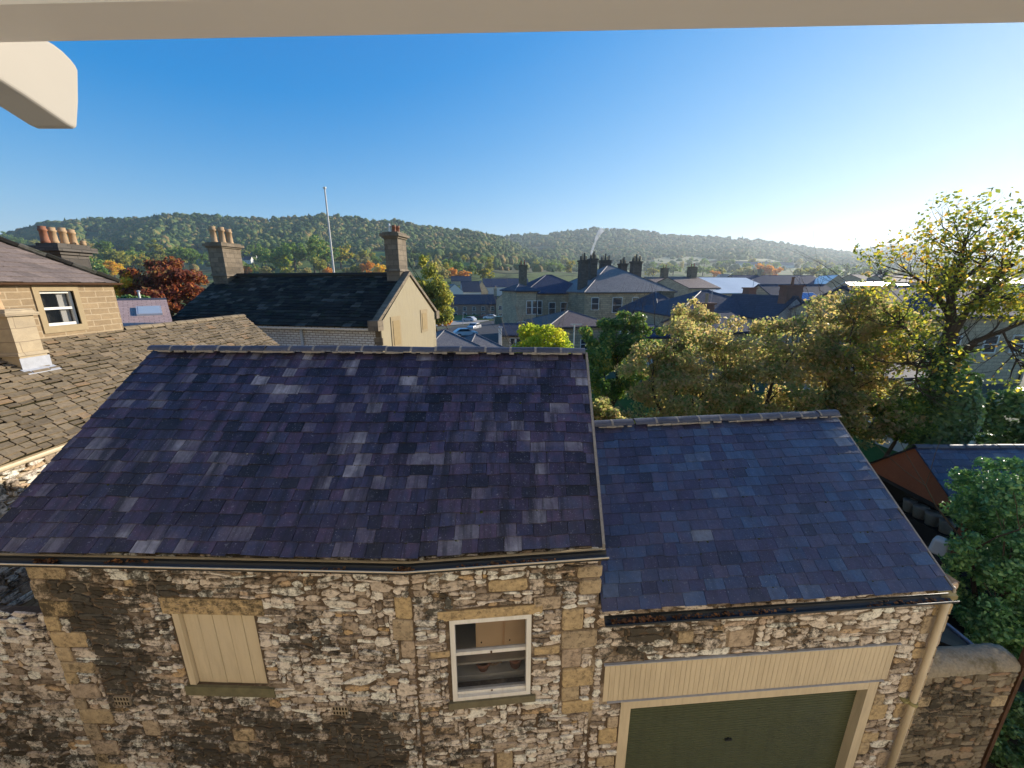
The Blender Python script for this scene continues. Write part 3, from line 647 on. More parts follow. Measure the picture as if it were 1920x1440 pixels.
# downpipe
tp = PG.hit(1771, 1140, .075); du, dtop = tp
mb = MB(); mb.tube([PG.P(du, 0.05, .075), PG.P(du, GE + .02, .075)], .035, 14); dp = mb.build('downpipe', M['cream'], gar, True)
mb = MB(); bz = PG.hit(1712, 1317, .075)[1]; mb.tube([PG.P(du, bz - .02, .075), PG.P(du, bz + .02, .075)], .052, 14); PG.box(mb, du - .11, bz - .012, du - .04, bz + .012, .0, .075); mb.build('pipe_bracket', plain('mossy_bracket', (.30, .27, .12), .8, .4, 12), dp)
litter('leaf_litter', 'brown dead leaves lying in the garage gutter', [(g0 + Vector((.35, .02, -.02)), (.3, .02, 0), 120, .014), (g0 + Vector((1.4, .1, -.02)), (.7, .05, 0), 90, .014), (g0 + Vector((3.4, .25, -.02)), (.5, .03, 0), 60, .014)], 14, bpy.data.materials['dead_leaves'])['category'] = 'leaves'

def moss(P, n, L, nc, k, seed, par, tmax):
    r = random.Random(seed); mb = MB()
    for i in range(k):
        c = r.randint(0, int(nc * tmax)); t = (c - .02) / nc; s_ = r.random(); a = r.uniform(.005, .015) * (1.5 if r.random() < .1 else 1); c_ = P(s_, max(.005, t)) + n * .004
        e1 = n.orthogonal().normalized(); e2 = n.cross(e1); m = 6; ring = [c_ + (e1 * math.cos(6.283 * j / m) + e2 * math.sin(6.283 * j / m)) * a * r.uniform(.6, 1.3) for j in range(m)]
        mb.add(ring + [c_ + n * a * r.uniform(.6, 1.2)], [(j, (j + 1) % m, m) for j in range(m)])
    o = mb.build('moss', M['moss'], par); o['kind'] = 'stuff'
M['moss'] = islands('roof_moss', [(0, (.035, .05, .012)), (.6, (.06, .075, .018)), (.85, (.10, .10, .03)), (1, (.30, .30, .28))], .95, .1)
moss(P1, n1, L1 + L2, 19, 260, 5, [c for c in barn.children if c.name.startswith('roof')][0], .9)
moss(Pg, ng, Lg, 18, 150, 6, [c for c in gar.children if c.name.startswith('roof')][0], .9)

# ------------------------------------------------------------------ walls running on from the barn and the garage
PW = Plane((GD[0] + .01, GD[1] + .04), (GD[0] + 1.01, GD[1] + .11)); pwl = PW.hit(1893, 1300)[0]; PW = Plane((GD[0] + .01, GD[1] + .04), tuple(PW.P(pwl, 0))[:2])
bw_ = thing('boundary_wall', 'rubble garden wall with a half round coping beside the downpipe', 'wall', (5, 3.8, 0))
wt = PW.hit(1830, 1262)[1]; mb = MB()
rubble(mb, PW, 0, PW.len, 0, wt, [], [(PW.len - .24, wt - .62, PW.len - .01, wt - .42), (.02, wt - .5, .2, wt - .34)], [(.3, wt - .25, .5, .6), (.5, wt - 1.2, .4, .45), (.1, 1.0, .3, .3)], 31, cu=.045, cz=.034)
PW.box(mb, 0, 0, PW.len, wt, -.34, 0, 2); mb.build('wall', [islands('dull_rubble', [(0, (.10, .08, .055)), (.4, (.24, .195, .13)), (.75, (.32, .26, .18)), (1, (.30, .19, .11))], .9, .1, dirt=True, fine=22, bs=.7), M['quoin'], M['mortar']], bw_)
mb = MB(); vs = []; n_ = 14; nl = 18; rr = random.Random(2)
for i in range(nl + 1):
    for k in range(n_ + 1):
        t = math.pi * k / n_; r = .185 * (1 + rr.uniform(-.05, .05)); vs.append(PW.P(PW.len * i / nl, wt - .01 + math.sin(t) * r * .85, -.17 + math.cos(t) * r))
mb.add(vs, [(i * (n_ + 1) + k, (i + 1) * (n_ + 1) + k, (i + 1) * (n_ + 1) + k + 1, i * (n_ + 1) + k + 1) for i in range(nl) for k in range(n_)] + [tuple(range(n_ + 1)), tuple(range(nl * (n_ + 1), (nl + 1) * (n_ + 1)))[::-1]])
mb.build('coping', islands('lichened_coping', [(0, (.30, .25, .17)), (1, (.36, .30, .21))], .95, .1, moss=(.14, .11, .055), fine=26, bs=1.0, bd=.02), bw_, True)
gp = thing('gate_post', 'rusty brown gate edge standing against the end of the garden wall', 'gate', (5.5, 3.85, 0))
mb = MB(); e = PW.P(PW.len + .05, 0, -.02); mb.box((e.x, e.y, 1.3), (.05, .07, 2.6)); mb.build('post', M['rust'], gp)
mb = MB(); mb.box((e.x + .03, e.y + .02, 2.61), (.12, .12, .025), R(8)); mb.build('post_cap', M['lead'], gp)
PL = Plane((-9.2, 3.62), (-5.16, 3.50))
lw = thing('side_wall', 'stained rubble wall running on at the left corner of the barn', 'wall', (-7, 3.5, 0))
ltop = lambda u: 3.42 - .14 * math.sin(u * 3) - .05 * math.sin(u * 11); mb = MB()
rubble(mb, PL, 1.5, PL.len, 0, 3.5, [], [], [(PL.len - .9, 1.6, .7, .5), (PL.len - .2, .9, .6, .55), (PL.len - 1.4, 2.2, .5, .4)], 41, cu=.045, cz=.032, top=ltop)
PL.box(mb, 0, 0, PL.len, 3.2, -.36, 0, 2); mb.build('wall', [M['rubble'], M['quoin'], M['mortar']], lw)
# dark lean-to roof behind the garden wall
lt = thing('lean_to', 'dark lean-to roof edge behind the garden wall', 'lean-to', (5.6, 4.6, 0))
a, b = at(1772, 1172, 4.75), at(1850, 1236, 4.1)
mb = MB(); mb.prism([a, b, b + Vector((-.9, .5, .12)), a + Vector((-.8, .6, .12))], (0, 0, -.05)); mb.build('roof_sheet', M['black'], lt)
mb = MB(); mb.tube([a + Vector((.03, 0, .01)), b + Vector((.03, 0, .01))], .028, 8); mb.build('edge_trim', plain('grey_trim', (.12, .15, .2), .4, .2, 5, .5), lt)
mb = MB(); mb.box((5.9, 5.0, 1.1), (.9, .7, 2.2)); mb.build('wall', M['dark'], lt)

# ------------------------------------------------------------------ the house we look out of
own = thing('house', 'cream window head and curved bracket along the top edge of the view', 'house', (0, .2, 0))
mb = MB()   # the wall stands a metre behind; the glazed bay we look out of stands in front of it
for (x0, x1, z0_, z1_) in ((-12, -1.4, 0, 12), (1.4, 12, 0, 12), (-1.4, 1.4, 0, H - 1.0), (-1.4, 1.4, H + 1.3, 12)):
    mb.box(((x0 + x1) / 2, -1.15, (z0_ + z1_) / 2), (x1 - x0, .3, z1_ - z0_))
mb.build('wall', M['facade'], own)
mb = MB(); mb.box((0, -.33, H - 1.6), (5.2, 1.3, .16)); mb.box((0, .24, H - 1.35), (5.2, .14, .5)); mb.build('bay', M['facade'], own)
mb = MB(); rz_ = R(-1.75); c0 = Vector((0, .40, 0)); zb = H + .2155
Rm = Matrix.Rotation(rz_, 3, 'Z'); pr = [(0, 0), (.004, -.004), (.05, -.004), (.05, .30), (0, .30)]
a = [Rm @ Vector((-2.6, y, 0)) + Vector((0, .347, zb + zz)) for y, zz in pr]; mb.prism(a, Rm @ Vector((5.2, 0, 0)))
for sx in (-1, 1): mb.box((sx * 2.5, .27 - sx * .06, H - .2), (.09, .09, 1.0)); mb.box((sx * 2.5, -.35, H + .36), (.09, 1.3, .2))
rail = mb.build('window_head', M['cream_pale'], own)
mb = MB(); mb.box((0, .17, H - 1.07), (5.2, .34, .06)); mb.build('window_sill', M['white'], own)
mb = MB()
top = [(.489, .2562), (.500, .2555), (.508, .2532), (.515, .2488), (.519, .2445), (.5205, .240)]
prof = [(.40, .27), (.478, .258)] + top + [(.512, .205), (.503, .1755), (.499, .1735), (.492, .1745), (.475, .181), (.455, .1885), (.437, .194), (.40, .203)]
mb.prism([(-.545, y, H + z_) for y, z_ in prof], (.045, 0, 0)); o = mb.build('bracket', M['horn'], rail)
bm_ = o.modifiers.new('bevel', 'BEVEL'); bm_.width = .0035; bm_.segments = 3; bm_.limit_method = 'ANGLE'; bm_.angle_limit = R(40)

# ------------------------------------------------------------------ ground, roads, hills
def grid_ground():
    ys = [-30, -10, 0, 4, 8, 12, 16, 20, 26, 32, 40, 50, 60, 70, 80, 90, 100, 112, 130, 150, 180, 220, 280, 350, 430, 600, 1000, 2000, 3600]
    xs = [i / 16 for i in range(-16, 17)]
    V = []; Fq = []
    for y in ys:
        wd = 60 + max(0, y) * 1.7
        for x in xs: V.append((x * wd, y, ground_z(x * wd, y)))
    n = len(xs)
    for j in range(len(ys) - 1):
        for i in range(n - 1): Fq.append((j * n + i, j * n + i + 1, (j + 1) * n + i + 1, (j + 1) * n + i))
    m, nt, b, N, L = newmat('valley_grass'); o = objco(N)
    col = mixc(N, L, (.035, .055, .018), (.075, .09, .03), nz(N, L, .25, 6, .7, o))
    col = mixc(N, L, col, (.07, .06, .05), rng(N, L, nz(N, L, .05, 5, .6, o), .48, .6))
    L(col, b.inputs['Base Color']); b.inputs['Roughness'].default_value = .95
    tag(link(npmesh('ground', np.array(V), np.array(Fq), m, smooth=True), 'ground'), None, None, None, 'structure')
grid_ground()
mb = MB(); mb.add([(-30, -3, .004), (30, -3, .004), (30, 3.6, .004), (-30, 3.6, .004)], [(0, 1, 2, 3)]); struct('alley', mb, M['paving'])
def sheet(name, pts, lift, mat):
    q = [atg(*p) for p in pts]; mb = MB(); mb.add([(p.x, p.y, p.z + lift) for p in q], [tuple(range(len(q)))]); return struct(name, mb, mat)
bm_road = [(805, 648), (1060, 650), (1010, 606), (960, 594), (925, 591), (845, 588), (830, 598), (915, 603), (890, 608), (820, 618)]
sheet('road', bm_road, .02, M['tarmac'])
sheet('pavement', [(806, 613), (840, 603), (912, 600), (918, 602), (890, 607), (835, 612)], .14, M['paving'])
mlawn = plain('lawn_grass', (.05, .10, .02), .95, .35, 3, .1)
mb = MB(); mb.add([(2, 9, .006), (26, 9, .006), (26, 25, .006), (2, 25, .006)], [(0, 1, 2, 3)]); struct('lawn', mb, mlawn)
mb = MB(); mb.add([(4.95, 3.61, .004), (16, 3.61, .004), (16, 9, .004), (4.95, 9, .004)], [(0, 1, 2, 3)]); struct('yard', mb, M['soil'])

def pl_lerp(pts, x):
    if x <= pts[0][0]: return pts[0][1]
    for (a, b), (c, d) in zip(pts, pts[1:]):
        if x <= c: return b + (d - b) * (x - a) / (c - a)
    return pts[-1][1]
class Hill:
    def __init__(s, name, ridge, base, Db, Dr, x0, x1, seed, amp, mat, Yf):
        s.Yf = Yf
        s.ridge, s.base, s.Db, s.Dr, s.seed, s.amp = ridge, base, Db, Dr, seed, amp
        nx, ns = int((x1 - x0) / 12) + 1, 16; V = []; Fq = []
        for i in range(nx):
            x = x0 + (x1 - x0) * i / (nx - 1)
            for j in range(-6, ns + 4): V.append(tuple(s.P(x, j / (ns - 1) if j >= 0 else j / 6)))
        n = ns + 10
        for i in range(nx - 1):
            for j in range(n - 1): Fq.append((i * n + j, (i + 1) * n + j, (i + 1) * n + j + 1, i * n + j + 1))
        s.o = tag(link(npmesh(name, np.array(V), np.array(Fq), mat, smooth=True), name), None, None, None, 'structure')
    def P(s, x, t):
        """a point of the slope: t = 0 at its foot, 1 on the crest, beyond 1 the far side falling away"""
        if t < 0:      # the gentle rise from the valley floor to the foot of the hill
            p = at(x, pl_lerp(s.base, x), s.Db); k = 1 + t * (1 - s.Yf / s.Db); return Vector((p.x * k, p.y * k, (p.z + 4.2) * (1 + t) ** 1.2 - 4.2))
        w_ = noise.fractal(Vector((x / 120 + s.seed, s.seed * 1.7, 0)), 1, 2, 4) * s.amp * math.sin(math.pi * min(1, max(0, t)) ** .8)
        D = s.Db + (s.Dr - s.Db) * t + w_
        if t <= 1:
            py = pl_lerp(s.base, x) + (pl_lerp(s.ridge, x) + 5 - pl_lerp(s.base, x)) * t
            return at(x, py, D)
        p = at(x, pl_lerp(s.ridge, x) + 5, s.Dr); dd = (t - 1) * (s.Dr - s.Db)
        return Vector((p.x * (1 + dd / s.Dr), s.Dr + dd, p.z - dd * .5))
def fieldmat(name, a, b_, c, sc_):
    m, nt, b, N, L = newmat(name); o = objco(N)
    v = N('ShaderNodeTexVoronoi'); v.inputs['Scale'].default_value = sc_; L(o, v.inputs['Vector'])
    r = ramp(N, [(0, a), (.45, b_), (.75, c), (1, a)]); s = N('ShaderNodeSeparateColor'); L(v.outputs['Color'], s.inputs[0]); L(s.outputs[0], r.inputs[0])
    col = mixc(N, L, r.outputs[0], (.02, .03, .012), rng(N, L, nz(N, L, sc_ * 2.5, 6, .7, o), .52, .62))
    L(col, b.inputs['Base Color']); b.inputs['Roughness'].default_value = .95; b.inputs['Specular IOR Level'].default_value = .1; return m
mfield = fieldmat('pasture', (.10, .14, .035), (.15, .17, .05), (.17, .15, .07), .012)
rl = [(-700, 470), (-60, 458), (0, 444), (30, 434), (75, 419), (150, 411), (260, 409), (325, 400), (345, 402), (420, 406), (500, 411), (560, 406), (600, 402), (640, 406), (690, 411), (760, 416), (790, 424), (830, 430), (870, 432), (905, 437), (940, 446), (975, 462), (1010, 482), (1050, 500), (1100, 510)]
bl = [(-700, 525), (0, 516), (400, 512), (900, 508), (1100, 512)]
rm = [(850, 440), (905, 440), (940, 441), (1000, 437), (1060, 432), (1110, 427), (1160, 428), (1190, 431), (1240, 437), (1290, 442), (1340, 443), (1400, 447), (1450, 453), (1500, 460), (1550, 467), (1590, 472), (1660, 482), (1800, 500)]
bm2 = [(850, 512), (1800, 512)]
rr_ = [(1480, 490), (1540, 479), (1590, 471), (1630, 463), (1660, 459), (1700, 457), (1720, 454), (1735, 457), (1752, 466), (1790, 471), (1860, 478), (1960, 486), (2300, 470)]
hill_l = Hill('hill', rl, bl, 420, 1000, -700, 1100, 1.3, 120, mfield, 95)
hill_m = Hill('hill', rm, bm2, 700, 1750, 850, 1800, 4.1, 130, mfield, 170)
hill_r = Hill('hill', rr_, [(1480, 512), (2300, 514)], 1000, 2500, 1480, 2300, 7.7, 160, mfield, 180)
# woods: every crown a small lumpy body, joined by the thousand because no one could count them
def ico(sub):
    b = bmesh.new(); bmesh.ops.create_icosphere(b, subdivisions=sub, radius=1)
    V = np.array([v.co[:] for v in b.verts]); Fq = np.array([[v.index for v in f.verts] for f in b.faces]); b.free(); return V, Fq
IV, IF = ico(2)
def crowns(name, pts, rad, mat, label, seed, conifer=.25, lump=.28):
    g = np.random.default_rng(seed); n = len(pts); pts = np.array(pts); rad = np.asarray(rad)
    k = np.repeat(IV[None], n, 0) * (1 + g.uniform(-lump, lump, (n, len(IV), 1)))
    con = g.random(n) < conifer
    t = (k[..., 2] + 1) / 2
    k[con, :, :2] *= (1.05 - .95 * np.clip(t[con], 0, 1))[..., None] * .95; k[con, :, 2] *= 1.35
    k *= rad[:, None, None] * g.uniform(.85, 1.2, (n, 1, 3))
    k += pts[:, None, :]; V = k.reshape(-1, 3)
    Fq = (IF[None] + (np.arange(n) * len(IV))[:, None, None]).reshape(-1, 3)
    return tag(link(npmesh(name, V, Fq, mat), name), label, 'woodland', None, 'stuff')
def woodmat(name, stops):
    m, nt, b, N, L = newmat(name); g = N('ShaderNodeNewGeometry'); o = objco(N)
    f = N('ShaderNodeMath'); f.operation = 'ADD'; L(g.outputs['Random Per Island'], f.inputs[0]); L(rng(N, L, nz(N, L, .011, 4, .6, o), .3, .7, -.55, .55), f.inputs[1])
    c = ramp(N, stops); L(f.outputs[0], c.inputs[0]); n = nz(N, L, .9, 5, .75, o)
    L(mixc(N, L, c.outputs[0], mixc(N, L, (.35, .35, .35), (1.6, 1.6, 1.6), n), 1, 'MULTIPLY'), b.inputs['Base Color'])
    b.inputs['Roughness'].default_value = .9; b.inputs['Specular IOR Level'].default_value = .1
    bump(N, L, b, n, 1.0, 1.2); return m
mw = woodmat('hill_wood', [(0, (0.051, 0.095, 0.034)), (.3, (0.082, 0.130, 0.038)), (.55, (0.130, 0.166, 0.047)), (.75, (0.201, 0.189, 0.059)), (.9, (0.261, 0.177, 0.070)), (1, (0.119, 0.166, 0.047))])
lowl = [(-700, 500), (0, 476), (120, 468), (300, 466), (420, 468), (540, 468), (640, 474), (760, 478), (900, 486), (960, 494), (1020, 500)]
lowm = [(850, 500), (1060, 494), (1180, 490), (1240, 482), (1330, 484), (1420, 488), (1520, 494), (1800, 506)]
def wood_points(hill, low, x0, x1, n, r0, r1, seed):
    rnd = random.Random(seed); pts = []; rs = []
    while len(pts) < n:
        x, t = rnd.uniform(x0, x1), rnd.uniform(0.02, 1.0)
        b, r = pl_lerp(hill.base, x), pl_lerp(hill.ridge, x); py = b + (r - b) * t
        lo = pl_lerp(low, x) + 5 * noise.noise(Vector((x / 40, seed, 0)))
        if py > lo and rnd.random() > .06: continue
        if noise.noise(Vector((x / 70, t * 4, seed + 9))) > .48: continue
        q = rnd.uniform(r0, r1) * (.75 if py > lo else 1); p = hill.P(x, t) + Vector((0, 0, q * .55)); pts.append(tuple(p)); rs.append(q)
    return pts, rs
p, r = wood_points(hill_l, lowl, -260, 1040, 9500, 2.8, 7.6, 1); crowns('woods', p, r, mw, 'mixed autumn woodland covering the long left hill', 1)
p, r = wood_points(hill_m, lowm, 870, 1700, 6000, 4.5, 10.5, 2); crowns('woods', p, r, mw, 'hazy woodland covering the middle hill beyond the chimneys', 2, .12)
p, r = wood_points(hill_r, [(1400, 505), (2300, 505)], 1490, 2200, 2600, 7, 14, 3); crowns('woods', p, r, mw, 'pale hazy woodland on the far right hill', 3, .05)

# ------------------------------------------------------------------ leaves and trees
def leaves(name, C, Nrm, size, mat, seed, parent=None, aspect=.6):
    g = np.random.default_rng(seed); n = len(C); Nrm = Nrm / np.maximum(1e-6, np.linalg.norm(Nrm, axis=1))[:, None]
    a = np.cross(Nrm, g.normal(size=(n, 3))); a /= np.maximum(1e-6, np.linalg.norm(a, axis=1))[:, None]; b = np.cross(Nrm, a)
    s = (size * g.uniform(.6, 1.3, n))[:, None]; fold = s * g.uniform(-.1, .45, (n, 1))
    V = np.stack([C - a * s, C - b * s * aspect + Nrm * fold, C + a * s, C + b * s * aspect + Nrm * fold], 1).reshape(-1, 3)
    Fq = np.arange(4 * n).reshape(-1, 4)
    return link(npmesh(name, V, Fq, mat), name, parent) if parent is not None else npmesh(name, V, Fq, mat)
def cloud(blobs, n, seed, clump=.22, nclump=60, fill=.55):
    """leaf centres gathered in clumps on and in a set of ellipsoids (cx,cy,cz,rx,ry,rz)"""
    g = np.random.default_rng(seed); B = np.array(blobs, float); vol = (B[:, 3] * B[:, 4] * B[:, 5]) ** (2 / 3); vol /= vol.sum()
    k = max(6, nclump); bi = g.choice(len(B), k, p=vol); d = g.normal(size=(k, 3)); d /= np.linalg.norm(d, axis=1)[:, None]
    rad = g.uniform(fill, 1.0, k) ** .7; cc = B[bi, :3] + d * B[bi, 3:] * rad[:, None]; size = B[bi, 3:].mean(1) * clump * g.uniform(.6, 1.5, k)
    ci = g.choice(k, n, p=size ** 2 / (size ** 2).sum()); off = g.normal(size=(n, 3)); off /= np.maximum(1e-6, np.linalg.norm(off, axis=1))[:, None]; off *= (g.random(n) ** .45)[:, None]
    C = cc[ci] + off * size[ci][:, None] * np.array([1.15, 1.15, .85]); Nrm = off * .5 + d[ci] * .2 + g.normal(size=(n, 3)) * .8 + np.array([0, 0, .25])
    return C, Nrm
def limbs(mb, p, d, L, r, depth, rnd, tips, bend=.35, split=(2, 3), shrink=.68):
    pts = [p]; rad = [r]; q = Vector(p); v = Vector(d).normalized()
    for i in range(3):
        v = (v + Vector((rnd.uniform(-1, 1), rnd.uniform(-1, 1), rnd.uniform(-.4, .9))) * bend * .4).normalized(); q = q + v * L / 3; pts.append(q.copy()); rad.append(r * (1 - .14 * (i + 1)))
    mb.tube(pts, rad, 6 if r > .03 else 4, cap=False)
    if depth == 0: tips.append(q); return
    for k in range(rnd.randint(*split)):
        nv = (v + Vector((rnd.uniform(-1, 1), rnd.uniform(-1, 1), rnd.uniform(-.3, .8))) * .85).normalized()
        limbs(mb, pts[-1] if k else pts[-1], nv, L * rnd.uniform(.6, .85), rad[-1] * shrink, depth - 1, rnd, tips, bend, split, shrink)
LM = {}
LM['gold'] = leafmat('gold_brown_leaf', [(0, (.14, .19, .065)), (.25, (.22, .235, .09)), (.5, (.31, .275, .115)), (.75, (.36, .255, .15)), (1, (.42, .33, .14))], .6)
LM['bigtree'] = leafmat('yellow_green_leaf', [(0, (0.073, 0.106, 0.025)), (.35, (0.157, 0.190, 0.034)), (.65, (0.283, 0.274, 0.042)), (.88, (0.462, 0.358, 0.042)), (1, (0.378, 0.210, 0.053))], .6)
LM['dark'] = leafmat('dark_green_leaf', [(0, (0.075, 0.141, 0.041)), (.5, (0.121, 0.224, 0.048)), (.85, (0.205, 0.305, 0.061)), (1, (0.490, 0.407, 0.082))], .3, .45)
LM['ivy'] = leafmat('ivy_leaf', [(0, (0.048, 0.112, 0.041)), (.6, (0.087, 0.182, 0.058)), (1, (0.162, 0.241, 0.060))], .15, .4, .4)
LM['hedge'] = leafmat('hedge_leaf', [(0, (0.072, 0.190, 0.072)), (.6, (0.133, 0.293, 0.097)), (1, (0.270, 0.426, 0.133))], .2, .4, .45)
LM['lime'] = leafmat('lime_leaf', [(0, (0.228, 0.298, 0.035)), (.6, (0.385, 0.438, 0.044)), (1, (0.490, 0.420, 0.052))], .6)
LM['red'] = leafmat('copper_leaf', [(0, (0.117, 0.035, 0.027)), (.4, (0.211, 0.058, 0.035)), (.75, (0.265, 0.094, 0.043)), (1, (0.281, 0.156, 0.055))], .55)
LM['yellow'] = leafmat('yellow_leaf', [(0, (0.350, 0.285, 0.044)), (.6, (0.569, 0.416, 0.044)), (1, (0.656, 0.350, 0.044))], .6)
LM['orange'] = leafmat('orange_leaf', [(0, (0.336, 0.168, 0.042)), (.6, (0.546, 0.232, 0.042)), (1, (0.462, 0.294, 0.062))], .6)
LM['olive'] = leafmat('olive_leaf', [(0, (0.112, 0.141, 0.040)), (.5, (0.224, 0.238, 0.056)), (1, (0.365, 0.309, 0.078))], .6)
LM['mid'] = leafmat('mid_green_leaf', [(0, (0.078, 0.132, 0.038)), (.5, (0.132, 0.210, 0.053)), (1, (0.223, 0.276, 0.066))], .6)
def near_tree(name, label, cat, base, blobs, n, size, leaf, seed, trunk_r=.13, depth=3, bark='bark', group=None, clump=.22, nclump=90, fill=.5, h0=None):
    rnd = random.Random(seed); t = thing(name, label, cat, base, 0, group); B = np.array(blobs); cz = B[:, 2].mean(); bs = Vector(base)
    mb = MB(); tips = []; mid = Vector((B[:, 0].mean(), B[:, 1].mean(), h0 if h0 is not None else (B[:, 2] - B[:, 5]).min() + .2)); mid = bs.lerp(mid, .9)
    mb.tube([bs + Vector((0, 0, -.2)), bs.lerp(mid, .5) + Vector((.05, .03, 0)), mid], [trunk_r * 1.3, trunk_r, trunk_r * .8], 9, jit=.08, rnd=rnd)
    for b in blobs:
        d = Vector(b[:3]) - mid; limbs(mb, mid, d, d.length * .62, trunk_r * .55, depth, rnd, tips, .5)
    mb.build('trunk', M[bark], t)
    C, Nn = cloud(blobs, n, seed, clump, nclump, fill)
    leaves('crown', C, Nn, size, LM[leaf], seed, t)
    return t
def blob(px, py, Y, rpx, rpy, ry=None, k=1.0):
    """an ellipsoid of foliage from where it stands: depth Y, half sizes in frame pixels"""
    p = at(px, py, Y); s = Y * cp - (p.z - H) * sp
    return (p.x, p.y, p.z, rpx * s / F * k, ry if ry else rpx * s / F, rpy * s / F * k)
near_tree('cherry_tree', 'gold brown garden tree with a rounded crown just right of the dark green tree', 'tree', (4.6, 13.2, 0),
          [blob(1215, 700, 13.2, 50, 55), blob(1290, 660, 13.4, 60, 60), blob(1270, 740, 12.8, 75, 55), blob(1190, 770, 12.6, 45, 30), blob(1340, 740, 12.6, 50, 60)], 13500, .068, 'gold', 21, nclump=150, clump=.26, fill=.72)
near_tree('cherry_tree', 'broad gold brown garden tree behind the middle of the garage ridge', 'tree', (8.3, 13.6, 0),
          [blob(1400, 655, 13.8, 65, 55), blob(1480, 655, 13.6, 70, 58), blob(1440, 740, 12.6, 80, 60), blob(1530, 730, 12.6, 60, 70), blob(1380, 770, 12.2, 60, 35), blob(1480, 790, 11.8, 60, 30)], 18500, .068, 'gold', 22, nclump=200, clump=.26, fill=.72)
near_tree('cherry_tree', 'tall reddish gold garden tree left of the ivy clad trunk', 'tree', (10.3, 12.6, 0),
          [blob(1600, 590, 13.4, 70, 48), blob(1660, 640, 12.8, 60, 60), blob(1590, 680, 12.6, 65, 60), blob(1630, 760, 11.8, 70, 60), blob(1580, 800, 11.2, 45, 50), blob(1640, 540, 13.8, 30, 28)], 17000, .068, 'gold', 23, nclump=200, clump=.26, fill=.72)
near_tree('garden_tree', 'small round gold brown tree in front of the dark slate roofs', 'tree', (7.0, 17.5, 0), [blob(1300, 602, 17.5, 38, 36), blob(1300, 640, 17.3, 30, 40)], 6000, .07, 'gold', 24, .09, 2, nclump=60, clump=.32)
near_tree('chestnut_tree', 'dark green tree with yellowing top standing on the lawn', 'tree', (3.9, 19.5, 0),
          [blob(1120, 640, 19.8, 30, 42), blob(1175, 625, 20, 45, 38), blob(1215, 630, 20, 30, 30), blob(1150, 690, 19.4, 55, 60), blob(1120, 740, 19, 30, 45)], 20000, .09, 'dark', 25, nclump=110, clump=.25)
near_tree('lime_bush', 'bright lime green bush in front of the large stone hall', 'bush', (1.4, 26, -.2), [blob(1020, 640, 26, 40, 30), blob(1000, 660, 25.8, 32, 24), blob(1045, 660, 26, 26, 22)], 9000, .11, 'lime', 26, .08, 2, nclump=60, clump=.34)
def bare(name, label, base, h, seed, group=None):
    rnd = random.Random(seed); t = thing(name, label, 'bush', base, 0, group); mb = MB(); tips = []
    for i in range(9): limbs(mb, Vector(base), Vector((rnd.uniform(-.7, .7), rnd.uniform(-.4, .4), 1)), h * rnd.uniform(.38, .55), .05, 3, rnd, tips, .4, (2, 3), .6)
    mb.build('twigs', M['palebark'], t)
bare('bare_bush', 'leafless pale twiggy bush behind the lime green bush', (1.3, 27.0, .2), 6.6, 3)
near_tree('shrub', 'small red and green shrub at the corner where the two slate roofs meet', 'shrub', (2.2, 7.6, 0), [blob(1130, 775, 7.6, 26, 22), blob(1150, 800, 7.4, 28, 18)], 2600, .045, 'gold', 27, .04, 2, nclump=30, clump=.4)
# the hedge bush at the right edge
near_tree('evergreen_bush', 'dense dark evergreen bush beside the garage at the right edge', 'bush', (9.6, 6.6, 0),
          [blob(1890, 930, 6.8, 70, 75), blob(1862, 1010, 6.5, 62, 95), blob(1930, 1000, 6.6, 80, 120), blob(1872, 1110, 6.2, 62, 95), blob(1930, 1150, 6.2, 80, 100), blob(1880, 1200, 5.8, 40, 60)], 46000, .042, 'hedge', 28, .1, 2, nclump=420, clump=.2, fill=.75)
near_tree('low_shrub', 'low dark shrub on the ground at the bottom right corner', 'shrub', (7.3, 4.3, 0), [blob(1895, 1395, 4.25, 34, 40), blob(1935, 1350, 4.5, 45, 40), blob(1910, 1440, 4.15, 40, 30)], 7000, .035, 'ivy', 29, .04, 1, nclump=60, clump=.3)
near_tree('yew_bush', 'dark rounded bush behind the red shed near the right edge', 'bush', (15.0, 11.4, 0), [blob(1895, 780, 11.4, 45, 45), blob(1920, 840, 11.2, 50, 40)], 9000, .07, 'ivy', 30, .1, 2, nclump=80, clump=.3)
near_tree('garden_bush', 'light green bush left of the foot of the ivy clad trunk', 'bush', (11.2, 11.2, 0), [blob(1690, 770, 11.2, 40, 42), blob(1700, 800, 11, 35, 30)], 8000, .05, 'mid', 31, .06, 2, nclump=70, clump=.3)
